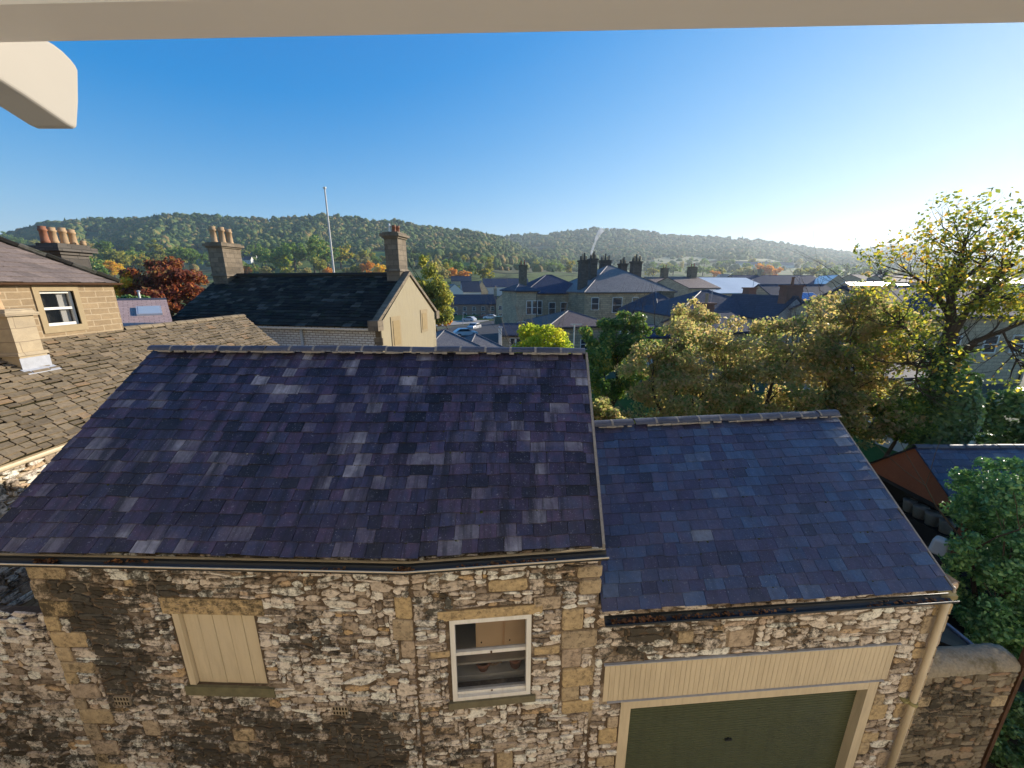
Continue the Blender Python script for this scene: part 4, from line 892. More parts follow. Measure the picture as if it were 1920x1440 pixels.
# the tall tree with the ivy
def ivy_tree():
    rnd = random.Random(77); b = at(1758, 820, 11); b.z = 0
    t = thing('ivy_clad_tree', 'tall sparse yellow green tree with an ivy covered trunk at the right', 'tree', b)
    Q = lambda px, py, Y=11.0: at(px, py, Y)
    mb = MB(); tips = []
    fork = Q(1768, 690)
    mb.tube([b + Vector((0, 0, -.1)), Q(1766, 820), Q(1766, 750), fork], [.34, .32, .30, .24], 12, jit=.08, rnd=rnd)
    L_ = [([fork, Q(1775, 640), Q(1785, 600), Q(1783, 555), Q(1800, 500, 11.2), Q(1826, 466, 11.3)], .15), ([Q(1775, 640), Q(1800, 600, 10.8), Q(1835, 555, 10.6), Q(1870, 520, 10.5), Q(1900, 495, 10.4)], .13),
          ([fork, Q(1795, 672, 10.8), Q(1830, 640, 10.5), Q(1880, 620, 10.3), Q(1930, 600, 10.2)], .12), ([fork, Q(1740, 655, 11.3), Q(1710, 630, 11.6), Q(1680, 600, 11.8)], .10),
          ([Q(1785, 600), Q(1760, 560, 11.3), Q(1730, 530, 11.5), Q(1700, 510, 11.6)], .08), ([Q(1783, 555), Q(1810, 520, 10.8), Q(1860, 480, 10.8)], .07),
          ([Q(1800, 500, 11.2), Q(1805, 470, 11.2), Q(1810, 448, 11.2)], .06), ([Q(1835, 555, 10.6), Q(1850, 560, 10.3), Q(1900, 560, 10.2)], .06), 
          ([fork, Q(1730, 690, 10.8), Q(1700, 680, 10.7)], .05), ([Q(1880, 620, 10.3), Q(1893, 650, 10.2), Q(1915, 690, 10.1)], .03), ([Q(1740, 655, 11.3), Q(1720, 690, 11), Q(1715, 730, 10.9)], .04)]
    for pts, r in L_:
        mb.tube(pts, [r * (1 - .7 * i / (len(pts) - 1)) for i in range(len(pts))], 8, cap=False, jit=.1, rnd=rnd)
        for i in range(1, len(pts)):
            d = (pts[i] - pts[i - 1]).normalized()
            for k in range(5 if i < len(pts) - 1 else 7):
                p = pts[i - 1].lerp(pts[i], rnd.uniform(.3, 1)); v = (d * .7 + Vector((rnd.uniform(-1, 1), rnd.uniform(-1, 1), rnd.uniform(-.5, .8)))).normalized()
                limbs(mb, p, v, rnd.uniform(.35, .75), .02, 2, rnd, tips, .5, (2, 3), .6)
    mb.build('trunk', M['bark'], t)
    g = np.random.default_rng(5); T = np.array([tuple(x) for x in tips]); T = T[g.permutation(len(T))]
    extra = np.array([tuple(at(px, py, Y)) for px, py, Y in [(g.normal(1770, 75), g.uniform(480, 760), g.uniform(10, 12)) for _ in range(90)] if abs(px - 1768) > 30 or py < 640])
    n = 8200; src = np.concatenate([T, T, extra]); i = g.integers(0, len(src), n); C = src[i] + g.normal(size=(n, 3)) * .13
    top_ = H + 2.5 + .25 * np.sin(C[:, 0] * 2.1); ok = (C[:, 2] < top_) & (g.random(len(C)) > .4 * np.clip((C[:, 2] - H - .6) / 1.6, 0, 1)) & ~((np.abs(C[:, 0] - 12.75) < .7) & (C[:, 2] < H - .9) & (C[:, 1] < 11.3)); C = C[ok]
    leaves('crown', C, g.normal(size=(len(C), 3)) + np.array([0, 0, .5]), .06, LM['bigtree'], 6, t)
    m = 12000; a = g.uniform(0, 2 * np.pi, m); z = g.random(m) ** .9 * 3.9 + .6; c = np.array(at(1766, 760, 11)); r = .60 + .1 * np.sin(z * 3 + a * 2) + g.uniform(-.14, .06, m) - .05 * (z > 4)
    C = np.stack([b.x + np.cos(a) * r, 11 + np.sin(a) * r, z], 1); top = g.random((1500, 3)) ; k = np.array(fork) + (top - .5) * np.array([.9, .7, 1.3])
    C = np.concatenate([C, k]); Nn = np.concatenate([np.stack([np.cos(a), np.sin(a), np.full(m, .3)], 1), g.normal(size=(1500, 3))]) + g.normal(size=(m + 1500, 3)) * .45
    leaves('ivy', C, Nn, .065, LM['ivy'], 8, t)
ivy_tree()
# trees of the middle distance
near_tree('copper_tree', 'copper red tree behind the left chimney of the gabled cottage', 'tree', at(310, 560, 42) * Vector((1, 1, 0)) if False else (-36.5, 42, -.6),
          [blob(310, 525, 42, 50, 36), blob(270, 540, 42, 35, 32), blob(345, 535, 42, 40, 36), blob(320, 565, 41, 60, 25)], 15000, .20, 'red', 41, .25, 2, nclump=110, clump=.25)
near_tree('yellow_tree', 'small bright yellow tree left of the copper red tree', 'tree', (-40.5, 40, -.6), [blob(238, 530, 40, 22, 18), blob(222, 545, 40, 16, 16), blob(245, 555, 40, 18, 16)], 3500, .16, 'yellow', 42, .12, 2, nclump=40, clump=.34)
near_tree('conifer', 'tall dark yellowish conifer right of the gabled cottage', 'tree', (-8.3, 46, -.8), [blob(800, 500, 46, 18, 24), blob(808, 530, 46, 26, 28), blob(815, 560, 46, 33, 30), blob(815, 590, 46, 32, 18)], 9000, .16, 'olive', 43, .2, 2, nclump=100, clump=.3)
near_tree('hedge_bush', 'dark green bushes below the copper red tree beside a white post', 'bush', (-30.8, 34, -.5), [blob(238, 568, 34, 18, 12), blob(262, 566, 34, 16, 12)], 2500, .12, 'ivy', 44, .08, 1, nclump=30, clump=.4)
near_tree('russet_shrub', 'russet shrub at the corner of the road beside the cottage gable', 'shrub', (-14.6, 88, -2.6), [blob(826, 600, 88, 14, 8), blob(838, 603, 88, 9, 6)], 1600, .22, 'orange', 45, .08, 1, nclump=24, clump=.4)
PROTO = {}
def proto(form, leaf):
    k = (form, leaf)
    if k in PROTO: return PROTO[k]
    s = len(PROTO) + 100; rnd = random.Random(s)
    if form == 'round': bl_ = [(rnd.uniform(-2.2, 2.2), rnd.uniform(-2.2, 2.2), rnd.uniform(4, 7.4), rnd.uniform(1.8, 3), rnd.uniform(1.8, 3), rnd.uniform(1.6, 2.6)) for _ in range(7)] + [(0, 0, 5.5, 3, 3, 3)]
    elif form == 'tall': bl_ = [(rnd.uniform(-1.2, 1.2), rnd.uniform(-1.2, 1.2), z_, rnd.uniform(1.6, 2.3), rnd.uniform(1.6, 2.3), 1.8) for z_ in (3.5, 5, 6.5, 8, 9.4)]
    elif form == 'wide': bl_ = [(rnd.uniform(-4, 4), rnd.uniform(-2.5, 2.5), rnd.uniform(3, 5.5), rnd.uniform(1.8, 2.8), rnd.uniform(1.8, 2.8), rnd.uniform(1.3, 2.2)) for _ in range(10)]
    else: bl_ = [(0, 0, 1.5 + i * 1.15, 2.2 - i * .27, 2.2 - i * .27, .9) for i in range(8)]
    C, Nn = cloud(bl_, 2600, s, .27, 70, .5)
    cr = leaves('crown', C, Nn, .34, LM[leaf], s)
    mb = MB(); mb.tube([(0, 0, -1), (.1, 0, 2), (0, .1, 4.5), (.1, 0, 7)], [.35, .28, .2, .06], 6)
    for i in range(4): mb.tube([(0, 0, 2.6 + i * .6), (rnd.uniform(-2, 2), rnd.uniform(-2, 2), 5 + i * .6)], [.14, .04], 4, cap=False)
    me = bpy.data.meshes.new('trunk'); me.from_pydata(mb.v, [], mb.f); me.materials.append(M['bark'])
    PROTO[k] = (cr, me); return PROTO[k]
WORD = {'gold': 'gold brown', 'bigtree': 'yellow green', 'dark': 'dark green', 'lime': 'bright lime green', 'red': 'copper red', 'yellow': 'bright yellow', 'orange': 'orange', 'olive': 'olive green', 'mid': 'mid green', 'ivy': 'deep green'}
def on_land(px, py, Y):
    """depth at which the line of sight through (px, py) meets the rising land, else Y on the land below"""
    h_ = hill_l if px < 930 else hill_m if px < 1560 else hill_r; b_ = pl_lerp(h_.base, px)
    if py < b_: t = (b_ - py) / (b_ - pl_lerp(h_.ridge, px) - 5); p = h_.P(px, min(.9, t))
    else:
        p = min((h_.P(px, -i / 40) for i in range(41)), key=lambda q: abs(q.z - at(px, py, q.y).z))
        if p.y < 100 and Y > 100: p = min((h_.P(px, -i / 40) for i in range(41)), key=lambda q: abs(q.y - Y))
    return p
def valley_tree(px, ptop, pbot, Y, form, leaf, label, group, seed):
    rnd = random.Random(seed)
    if Y > 105: bot = on_land(px, pbot, Y); bot.z -= .3
    else: bot = at(px, pbot, Y); bot.z = ground_z(bot.x, Y)
    top = at(px, ptop, bot.y); hh = {'round': 9.3, 'tall': 11, 'wide': 7.4, 'cone': 10.5}[form]
    s = (top.z - bot.z) / hh; cr, tk = proto(form, leaf)
    t = thing({'cone': 'conifer', 'wide': 'spreading_tree'}.get(form, 'broadleaf_tree'), label, 'tree', bot, rnd.uniform(0, 6.3), group); t.scale = (s * rnd.uniform(.9, 1.15), s * rnd.uniform(.9, 1.15), s)
    link(cr, 'crown', t, True); link(tk, 'trunk', t, True)
# explicit valley trees: px, top, bottom, depth, form, leaf colour, where
VT = [
 (42, 443, 470, 260, 'round', 'mid', 'on the skyline left of the clustered chimney pots'), (20, 436, 462, 300, 'round', 'dark', 'at the far left end of the wooded hill'), (68, 445, 475, 240, 'round', 'olive', 'just left of the chimney with four pots'),
 (178, 452, 500, 190, 'round', 'gold', 'right of the chimney with four pots'), (205, 450, 505, 200, 'tall', 'mid', 'between the chimney pots and the copper red tree'), (226, 462, 512, 180, 'round', 'olive', 'above the small yellow tree'), (186, 480, 525, 150, 'round', 'dark', 'low down right of the hip roofed house'), (215, 488, 520, 140, 'round', 'yellow', 'over the corner of the hip roofed house'),
 (250, 465, 500, 210, 'round', 'dark', 'beyond the copper red tree'), (268, 468, 505, 200, 'round', 'bigtree', 'left behind the copper red tree'), (302, 450, 500, 210, 'tall', 'olive', 'rising alone above the copper red tree'), (330, 462, 500, 220, 'round', 'mid', 'above the middle of the copper red tree'), (345, 458, 498, 230, 'round', 'olive', 'above the right of the copper red tree'), (366, 462, 505, 200, 'round', 'mid', 'left of the buff chimney pots'), (285, 470, 500, 260, 'wide', 'mid', 'behind the copper red tree on the meadow'),
 (452, 462, 480, 330, 'wide', 'olive', 'above the white houses right of the buff chimney pots'), (475, 458, 478, 340, 'round', 'mid', 'on the hill foot above the white houses'), (500, 460, 500, 250, 'round', 'dark', 'right of the white houses'), (527, 458, 512, 220, 'round', 'dark', 'broad and shady above the cottage ridge'), (555, 452, 505, 230, 'round', 'mid', 'rising above the middle of the cottage ridge'), (536, 480, 512, 160, 'round', 'lime', 'sunlit above the cottage ridge'), (590, 446, 510, 200, 'tall', 'dark', 'just left of the flagpole'), (612, 444, 505, 210, 'round', 'dark', 'behind the flagpole'), (640, 450, 500, 190, 'round', 'bigtree', 'just right of the flagpole'), (600, 478, 512, 170, 'round', 'olive', 'low left of the flagpole'),
 (470, 494, 512, 120, 'wide', 'mid', 'low beside the buff chimney pots'), (455, 497, 515, 110, 'wide', 'orange', 'beside the left cottage chimney'), (500, 498, 515, 120, 'wide', 'gold', 'along the left of the cottage ridge'), (535, 499, 516, 125, 'wide', 'olive', 'along the cottage ridge'), (572, 500, 516, 120, 'wide', 'gold', 'along the middle of the cottage ridge'), (612, 500, 516, 115, 'wide', 'orange', 'at the foot of the flagpole'), (650, 500, 516, 120, 'wide', 'gold', 'right of the flagpole foot'), (690, 488, 516, 120, 'round', 'orange', 'behind the right part of the cottage ridge'), (720, 494, 516, 115, 'wide', 'yellow', 'left of the tall cottage chimney'), (668, 494, 516, 130, 'round', 'olive', 'right of the flagpole above the cottage ridge'),
 (684, 465, 492, 230, 'round', 'olive', 'alone on the pasture right of the flagpole'), (705, 478, 496, 210, 'round', 'dark', 'on the pasture left of the tall cottage chimney'), (790, 472, 500, 130, 'cone', 'dark', 'just right of the tall cottage chimney'), (812, 486, 520, 110, 'round', 'gold', 'above the yellowish conifer'), (832, 488, 515, 140, 'round', 'bigtree', 'right above the yellowish conifer'), (842, 484, 512, 220, 'round', 'mid', 'on the meadow beyond the terrace'), (848, 500, 520, 150, 'round', 'orange', 'left of the orange tree over the terrace'), (868, 506, 526, 140, 'wide', 'orange', 'glowing above the terrace roofs'), (832, 502, 525, 135, 'round', 'gold', 'behind the terrace at its left end'),
 (860, 490, 510, 260, 'round', 'mid', 'beyond the terrace on the valley floor'), (884, 494, 514, 260, 'round', 'dark', 'on the valley floor above the long blue roof'), (905, 500, 522, 190, 'wide', 'bigtree', 'behind the long blue roof'), (918, 482, 510, 300, 'tall', 'olive', 'among the hazy trees left of the hall chimneys'), (936, 484, 512, 300, 'round', 'mid', 'among the hazy trees beyond the long blue roof'), (955, 486, 512, 310, 'round', 'mid', 'beyond the lone left chimney of the hall'), (940, 508, 522, 200, 'wide', 'orange', 'low above the right of the long blue roof'), (970, 507, 522, 200, 'wide', 'yellow', 'beside the lone left chimney of the hall'), (980, 488, 514, 300, 'round', 'dark', 'right of the lone hall chimney'), (1005, 486, 516, 290, 'tall', 'olive', 'between the lone chimney and the clustered chimneys'), (1028, 490, 516, 300, 'round', 'mid', 'beyond the left wing of the hall'), (1050, 492, 516, 300, 'round', 'mid', 'just left of the clustered hall chimneys'), (1068, 488, 518, 270, 'tall', 'bigtree', 'touching the clustered hall chimneys'),
 (1225, 500, 516, 300, 'wide', 'bigtree', 'right of the rightmost hall chimney'), (1240, 495, 512, 420, 'round', 'mid', 'on the slope below the pale field'), (1262, 496, 512, 420, 'wide', 'mid', 'under the pale field at its left'), (1290, 497, 513, 430, 'wide', 'dark', 'under the middle of the pale field'), (1318, 498, 514, 430, 'wide', 'mid', 'under the right of the pale field'), (1348, 500, 516, 400, 'wide', 'olive', 'over the twin chimneys of the brown roofs'), (1340, 506, 518, 300, 'round', 'orange', 'above the brown roofs'), (1385, 500, 520, 280, 'wide', 'gold', 'left of the big orange tree'), (1432, 492, 520, 260, 'round', 'orange', 'large and glowing above the pale roof'), (1412, 498, 520, 265, 'wide', 'gold', 'beside the big orange tree'), (1455, 500, 520, 270, 'round', 'orange', 'right of the big orange tree'),
 (1500, 500, 520, 300, 'wide', 'olive', 'hazy above the long navy roof'), (1525, 494, 520, 300, 'round', 'bigtree', 'hazy over the middle of the long navy roof'), (1555, 500, 522, 310, 'wide', 'mid', 'hazy over the right of the long navy roof'), (1586, 494, 522, 320, 'tall', 'dark', 'hazy and pointed right of the long navy roof'), (1620, 498, 524, 330, 'wide', 'mid', 'hazy beyond the glaring roof'), (1655, 500, 524, 330, 'wide', 'mid', 'hazy above the glaring roof'), (1690, 502, 526, 330, 'wide', 'gold', 'hazy left of the tall ivy clad tree'), (1725, 502, 526, 320, 'wide', 'olive', 'hazy behind the tall ivy clad tree'), (1780, 500, 526, 330, 'wide', 'mid', 'hazy behind the top of the ivy clad tree'), (1850, 500, 528, 330, 'wide', 'mid', 'hazy behind the right side of the ivy clad tree'), (1900, 502, 528, 320, 'wide', 'olive', 'hazy at the right edge of the valley')]
for i, (px, a, b, Y, fo, lf, wh) in enumerate(VT):
    valley_tree(px, a, b + 4, Y, fo, lf, {'round': 'rounded ', 'tall': 'tall ', 'wide': 'spreading ', 'cone': 'narrow conical '}[fo] + WORD[lf] + ' tree ' + wh, 'trees of the valley floor', 200 + i)
# far hedgerow trees on the hill feet, grouped by where they stand
rnd = random.Random(31)
for (x0, x1, ty, by, Y, n, lb) in ((640, 920, 478, 492, 420, 16, 'small hedgerow tree on the pastures at the foot of the left hill'), (380, 640, 466, 482, 430, 12, 'small hedgerow tree at the foot of the left hill above the cottage'), (900, 1090, 484, 500, 520, 12, 'hazy hedgerow tree on the valley floor left of the hall chimneys'), (1210, 1560, 486, 500, 620, 18, 'small hazy hedgerow tree below the middle hill'), (1560, 1920, 494, 510, 650, 14, 'small hazy tree below the far right hill')):
    for i in range(n):
        px = x0 + (x1 - x0) * (i + rnd.uniform(.1, .9)) / n; d = rnd.uniform(-7, 6)
        valley_tree(px, ty + d, by + d + 3, Y + d * 6, rnd.choice(('round', 'wide', 'round', 'tall')), rnd.choice(('mid', 'olive', 'dark', 'mid', 'bigtree', 'gold')), lb, lb.replace('tree', 'trees', 1), 900 + i + int(px))
mgreen = plain('meadow', (.13, .20, .04), .95, .15, .02, .1); mpale = plain('stubble_field', (.34, .30, .15), .95, .15, .02, .1)
def field(hill, pts, mat, lift=1.2):
    q = []
    for x, y in pts:
        b, r = pl_lerp(hill.base, x), pl_lerp(hill.ridge, x) + 5; q.append(hill.P(x, (b - y) / (b - r)))
    mb = MB(); mb.add([(p.x, p.y, p.z + lift) for p in q], [tuple(range(len(q)))]); o = struct('field', mb, mat)
field(hill_l, [(655, 478), (700, 475), (728, 476), (728, 487), (690, 490), (655, 484)], mgreen, 2.5); field(hill_l, [(790, 481), (850, 480), (925, 481), (925, 488), (850, 488), (790, 490)], mpale, 2.5); field(hill_l, [(845, 495), (890, 497), (890, 504), (845, 504)], mgreen, 2.5)
field(hill_m, [(1225, 489), (1250, 484), (1300, 484), (1345, 486), (1345, 491), (1290, 498), (1230, 497)], mpale, 4); field(hill_m, [(1370, 488), (1480, 488), (1470, 494), (1380, 493)], mpale, 4)

# ------------------------------------------------------------------ houses
def aerial(p, par, rnd):
    mb = MB(); p = Vector(p); h_ = rnd.uniform(1.2, 2.0); mb.tube([p, p + Vector((0, 0, h_))], .025, 5); d = Vector((math.cos(.6), math.sin(.6), 0)); q = Vector((-d.y, d.x, 0)); t = p + Vector((0, 0, h_)); mb.tube([t - d * .5, t + d * .6], .02, 4)
    for i in range(6): c = t + d * (-.45 + i * .2); mb.tube([c - q * .32, c + q * .32], .014, 4)
    mb.build('aerial', M['lead'], par, local=True)
rae = random.Random(8)
def house(name, label, cat, x0, x1, pe, pr, Y, depth, kind, wall, roof, rot=0.0, wins=(), chims=(), oh=.3, group=None, drop=None, th=.14, wmat='white', gl='glass', skyl=()):
    pm = (x0 + x1) / 2
    if Y > 205: Y = on_land(pm, pe + 9, Y).y
    c = at(pm, pe, Y); s = Y * cp - (c.z - H) * sp; a = R(rot)
    w_ = (x1 - x0) * s / F / max(.3, math.cos(a + math.atan2(c.x, c.y))) * math.cos(math.atan2(c.x, c.y))
    ze = c.z; zr = at(pm, pr, Y + depth / 2).z; zb = (ground_z(c.x, Y) if Y < 205 else c.z - 5) - .6 if drop is None else ze - drop
    t = thing(name, label, cat, (c.x, Y, zb), a, group); e, r, d = ze - zb, max(.3, zr - ze), depth; hw = w_ / 2
    mb = MB(); base = [(-hw, 0, 0), (hw, 0, 0), (hw, d, 0), (-hw, d, 0)]
    if kind == 'gx':
        pro = [(0, 0), (d, 0), (d, e), (d / 2, e + r - .05), (0, e)]; mb.prism([(-hw, y, z_) for y, z_ in pro][::-1], (w_, 0, 0))
    elif kind == 'gy':
        pro = [(-hw, 0), (hw, 0), (hw, e), (0, e + r - .05), (-hw, e)]; mb.prism([(x, 0, z_) for x, z_ in pro], (0, d, 0))
    else: mb.prism(base, (0, 0, e))
    mb.build('wall', M[wall], t, local=True)
    mb = MB(); k = oh * r / (d / 2 if kind != 'gy' else hw); o = oh
    if kind == 'gx': slabs = [[(-hw - o * .4, -o, e - k), (hw + o * .4, -o, e - k), (hw + o * .4, d / 2, e + r), (-hw - o * .4, d / 2, e + r)], [(hw + o * .4, d + o, e - k), (-hw - o * .4, d + o, e - k), (-hw - o * .4, d / 2, e + r), (hw + o * .4, d / 2, e + r)]]
    elif kind == 'gy': slabs = [[(-hw - o, d + o * .4, e - k), (-hw - o, -o * .4, e - k), (0, -o * .4, e + r), (0, d + o * .4, e + r)], [(hw + o, -o * .4, e - k), (hw + o, d + o * .4, e - k), (0, d + o * .4, e + r), (0, -o * .4, e + r)]]
    else:
        rx = max(0, hw - d / 2); A, B = (-rx, d / 2, e + r), (rx, d / 2, e + r); q = [(-hw - o, -o, e - k), (hw + o, -o, e - k), (hw + o, d + o, e - k), (-hw - o, d + o, e - k)]
        slabs = [[q[0], q[1], B, A], [q[2], q[3], A, B], [q[1], q[2], B], [q[3], q[0], A]] if rx > .05 else [[q[0], q[1], A], [q[1], q[2], A], [q[2], q[3], A], [q[3], q[0], A]]
    for sl_ in slabs: mb.prism(sl_, (0, 0, th))
    ro = mb.build('roof', M[roof], t, local=True)
    mb = MB()   # ridge and hip cappings
    if kind == 'gx': mb.tube([(-hw - o * .4, d / 2, e + r + th * .8), (hw + o * .4, d / 2, e + r + th * .8)], .1, 6)
    elif kind == 'gy': mb.tube([(0, -o * .4, e + r + th * .8), (0, d + o * .4, e + r + th * .8)], .1, 6)
    else:
        mb.tube([(A[0], A[1], A[2] + th * .8), (B[0] + .01, B[1], B[2] + th * .8)], .1, 6)
        for q_, T in ((q[0], A), (q[3], A), (q[1], B), (q[2], B)): mb.tube([(q_[0], q_[1], q_[2] + th * .8), (T[0], T[1], T[2] + th * .8)], .09, 6)
    mb.build('ridge', M['ridge'], ro, local=True)
    if Y < 135 and kind in ('gx', 'hip'):
        mb = MB(); gutter(mb, (-hw - o * .3, -o - .02, e - k + .02), (hw + o * .3, -o - .02, e - k + .02), .07); g_ = mb.build('gutter', M['black'], t, local=True)
        mb = MB(); mb.tube([(hw * .93, -o - .02, e - k - .03), (hw * .93, -.07, e - k - .35), (hw * .93, -.07, .1)], .05, 6); mb.build('downpipe', M['black'], t, local=True)
    for (f, u, z0_, ww, wh) in wins:
        fw = mb_w = MB(); b_ = .08; zz = z0_ * e
        def bx(m_, du0, du1, dz0, dz1, p0, p1):
            if f == 'f': m_.box(((du0 + du1) / 2, -(p0 + p1) / 2, (dz0 + dz1) / 2), (du1 - du0, p1 - p0, dz1 - dz0))
            else:
                X = hw if f == 'r' else -hw; sg = 1 if f == 'r' else -1; m_.box((X + sg * (p0 + p1) / 2, (du0 + du1) / 2, (dz0 + dz1) / 2), (p1 - p0, du1 - du0, dz1 - dz0))
        uc = u * (hw if f == 'f' else 1) if f == 'f' else u * d
        bx(fw, uc - ww / 2, uc + ww / 2, zz, zz + b_, .002, .07); bx(fw, uc - ww / 2, uc + ww / 2, zz + wh - b_, zz + wh, .002, .07)
        bx(fw, uc - ww / 2, uc - ww / 2 + b_, zz + b_, zz + wh - b_, .002, .07); bx(fw, uc + ww / 2 - b_, uc + ww / 2, zz + b_, zz + wh - b_, .002, .07); bx(fw, uc - ww / 2 + b_, uc + ww / 2 - b_, zz + wh * .5 - .03, zz + wh * .5 + .03, .002, .06)
        wf = fw.build('window', M[wmat], t, local=True)
        g_ = MB(); bx(g_, uc - ww / 2 + b_ * .5, uc + ww / 2 - b_ * .5, zz + b_ * .5, zz + wh - b_ * .5, .001, .035); g_.build('pane', M[gl], wf, local=True)
    for (u, v, cw, cd, h_, np_, cm, pm_) in chims:
        cx, cy = u * hw, v * d
        if kind == 'gx': zz = e + r * (1 - abs(v - .5) * 2)
        elif kind == 'gy': zz = e + r * (1 - abs(u))
        else: zz = e + r * .5
        mb = MB(); mb.box((cx, cy, zz + h_ / 2 - .5), (cw, cd, h_ + 1)); mb.box((cx, cy, zz + h_ + .07), (cw + .22, cd + .22, .14)); mb.box((cx, cy, zz + h_ * .62), (cw + .08, cd + .08, .1)); co_ = mb.build('chimney', M[cm], ro, local=True)
        if Y < 130 and rae.random() < .6: aerial((cx + cw * .4, cy, zz + h_ * .6), co_, rae)
        for i in range(np_):
            off = (i - (np_ - 1) / 2) * (cw if cw >= cd else cd) / np_; p_ = (cx + (off if cw >= cd else 0), cy + (0 if cw >= cd else off), zz + h_ + .14)
            mb = MB(); ph = .7 + .12 * (i % 2); mb.lathe(p_, [(0, .15), (.1, .13), (ph - .12, .105), (ph - .1, .14), (ph, .14)], 8); mb.build('chimney_pot', M[pm_], co_, local=True)
    for (u, v0, v1, sw_, mt) in skyl:      # roof lights on the front slope
        def on(x, v, o_): return Vector((x, v * d / 2, e + r * v + th + o_))
        mb = MB(); xx = u * hw; mb.prism([on(xx, v0, 0), on(xx + sw_, v0, 0), on(xx + sw_, v1, 0), on(xx, v1, 0)], (0, 0, .07)); f_ = mb.build('roof_light', M['lead'], ro, local=True)
        mb = MB(); b_ = .06; mb.prism([on(xx + b_, v0 + .02, .06), on(xx + sw_ - b_, v0 + .02, .06), on(xx + sw_ - b_, v1 - .02, .06), on(xx + b_, v1 - .02, .06)], (0, 0, .016)); mb.build('pane', M[mt], f_, local=True)
    return t
W3 = lambda f, n, z, w_, h_, a=-.8, b=.8: [(f, a + (b - a) * i / max(1, n - 1), z, w_, h_) for i in range(n)]
T = 'town roofs beyond the barn'
# the big hall in the middle
hall = house('hall', 'large grey stone hall with a hipped slate roof and clustered chimneys', 'hall', 1100, 1268, 547, 500, 62, 15, 'hip', 'hallstone', 'roof_grey', 15,
      [('f', -.78, .66, 1.3, 1.9), ('f', -.3, .60, 1.7, 2.4), ('f', .1, .62, 1.2, 2.2), ('f', .5, .62, 1.2, 2.0), ('f', .82, .62, 1.2, 2.0), ('f', -.78, .2, 1.3, 1.9), ('l', .5, .6, 1.2, 1.8)])
hroof = [c for c in hall.children if c.name.startswith('roof')][0]; hinv = hall.matrix_basis.inverted()
for (px, wpx, ptop, Y, npot) in ((1094, 17, 488, 63, 4), (1112, 15, 485, 66, 4), (1135, 22, 488, 74, 5), (1168, 15, 494, 74, 4), (1193, 21, 490, 70, 5)):
    p = at(px, ptop, Y); s_ = (p - Vector((0, 0, H))).dot(Vector((0, cp, -sp))) / F; w_ = wpx * s_ * .86; q = hinv @ p
    mb = MB(); mb.box((q.x, q.y, q.z - 2.6), (w_, 1.1, 5.2)); mb.box((q.x, q.y, q.z - .12), (w_ + .3, 1.4, .22)); mb.box((q.x, q.y, q.z - .42), (w_ + .16, 1.25, .14)); mb.box((q.x, q.y, q.z - 1.5), (w_ + .12, 1.2, .14)); k_ = mb.build('chimney', M['chim_dark'], hroof, local=True)
    for i in range(npot):
        mb = MB(); mb.lathe((q.x + (i - (npot - 1) / 2) * w_ / npot, q.y, q.z), [(0, .16), (.5 + .25 * (i % 3), .11), (.62 + .25 * (i % 3), .14)], 7); mb.build('chimney_pot', M['pot_buff' if i % 2 else 'chim_dark'], k_, local=True)
house('hall_wing', 'lower grey stone wing joined to the left of the hipped hall', 'building', 985, 1112, 549, 517, 66, 11, 'hip', 'hallstone', 'roof_navy', 14,
      [('f', -.6, .56, 1.3, 2.3), ('f', -.2, .56, 1.2, 2.0), ('f', .15, .56, 1.2, 2.0), ('f', .5, .56, 1.2, 2.0), ('f', .7, .2, 1.0, 1.9), ('f', -.55, .1, 1.2, 1.8)], [(-.85, .4, 1.2, 1.0, 3.0, 2, 'chim_stone', 'pot_red')])
house('side_tower', 'narrow buff stone end block of the hall with tall paired windows', 'building', 968, 1008, 546, 534, 57, 8, 'hip', 'townstone', 'roof_slate', 16, [('f', .25, .58, 1.0, 2.0), ('f', .72, .58, 1.0, 2.0), ('f', -.5, .35, 1.3, .8)])
house('annexe', 'low annexe with a plum hipped roof in front of the hall', 'building', 1030, 1152, 612, 584, 42, 8, 'hip', 'hallstone', 'roof_plum', 14, [('f', -.6, .3, 1.0, 1.2), ('f', .1, .3, 1.0, 1.2)])
house('lean_shed', 'dark slate lean-to building beside the lone white post', 'building', 938, 1002, 628, 609, 40, 5, 'gx', 'townstone', 'roof_slate', 0, [('f', -.25, .35, .7, 1.6), ('f', .05, .35, .7, 1.6), ('f', .4, .35, .7, 1.6)], group=None)
# terrace, bungalows, blue shed
house('terraced_house', 'red brown stone terrace with a long dark roof along the road', 'terrace', 845, 932, 570, 553, 128, 9, 'gx', 'redstone', 'roof_slate', 5, W3('f', 5, .55, 1.1, 1.3) + W3('f', 5, .12, 1.2, 1.4) + [('r', .5, .2, 1.0, 1.4)], [(.96, .5, 1.0, 1.4, 2.0, 2, 'townstone', 'pot_buff')])
house('cottage', 'grey gable ended cottage at the right end of the terrace', 'house', 930, 962, 562, 548, 124, 12, 'gy', 'townstone', 'roof_slate', -4, [('f', -.5, .5, 1.1, 1.3), ('f', -.5, .12, 1.1, 1.3)])
house('bungalow', 'white walled bungalow with a brown roof at the left behind the terrace', 'house', 838, 868, 546, 533, 165, 14, 'gy', 'roughcast', 'roof_grey', 18, [('f', 0, .3, 1.6, 1.4)])
house('bungalow', 'white walled bungalow with a dark steep roof behind the terrace', 'house', 868, 902, 547, 528, 172, 12, 'gx', 'roughcast', 'roof_slate', 14, W3('f', 3, .3, 1.6, 1.3))
house('town_house', 'brown gabled house left of the long blue roof', 'house', 892, 915, 546, 527, 180, 12, 'gy', 'townstone', 'roof_grey', 10, [('f', 0, .4, 1.4, 1.3)])
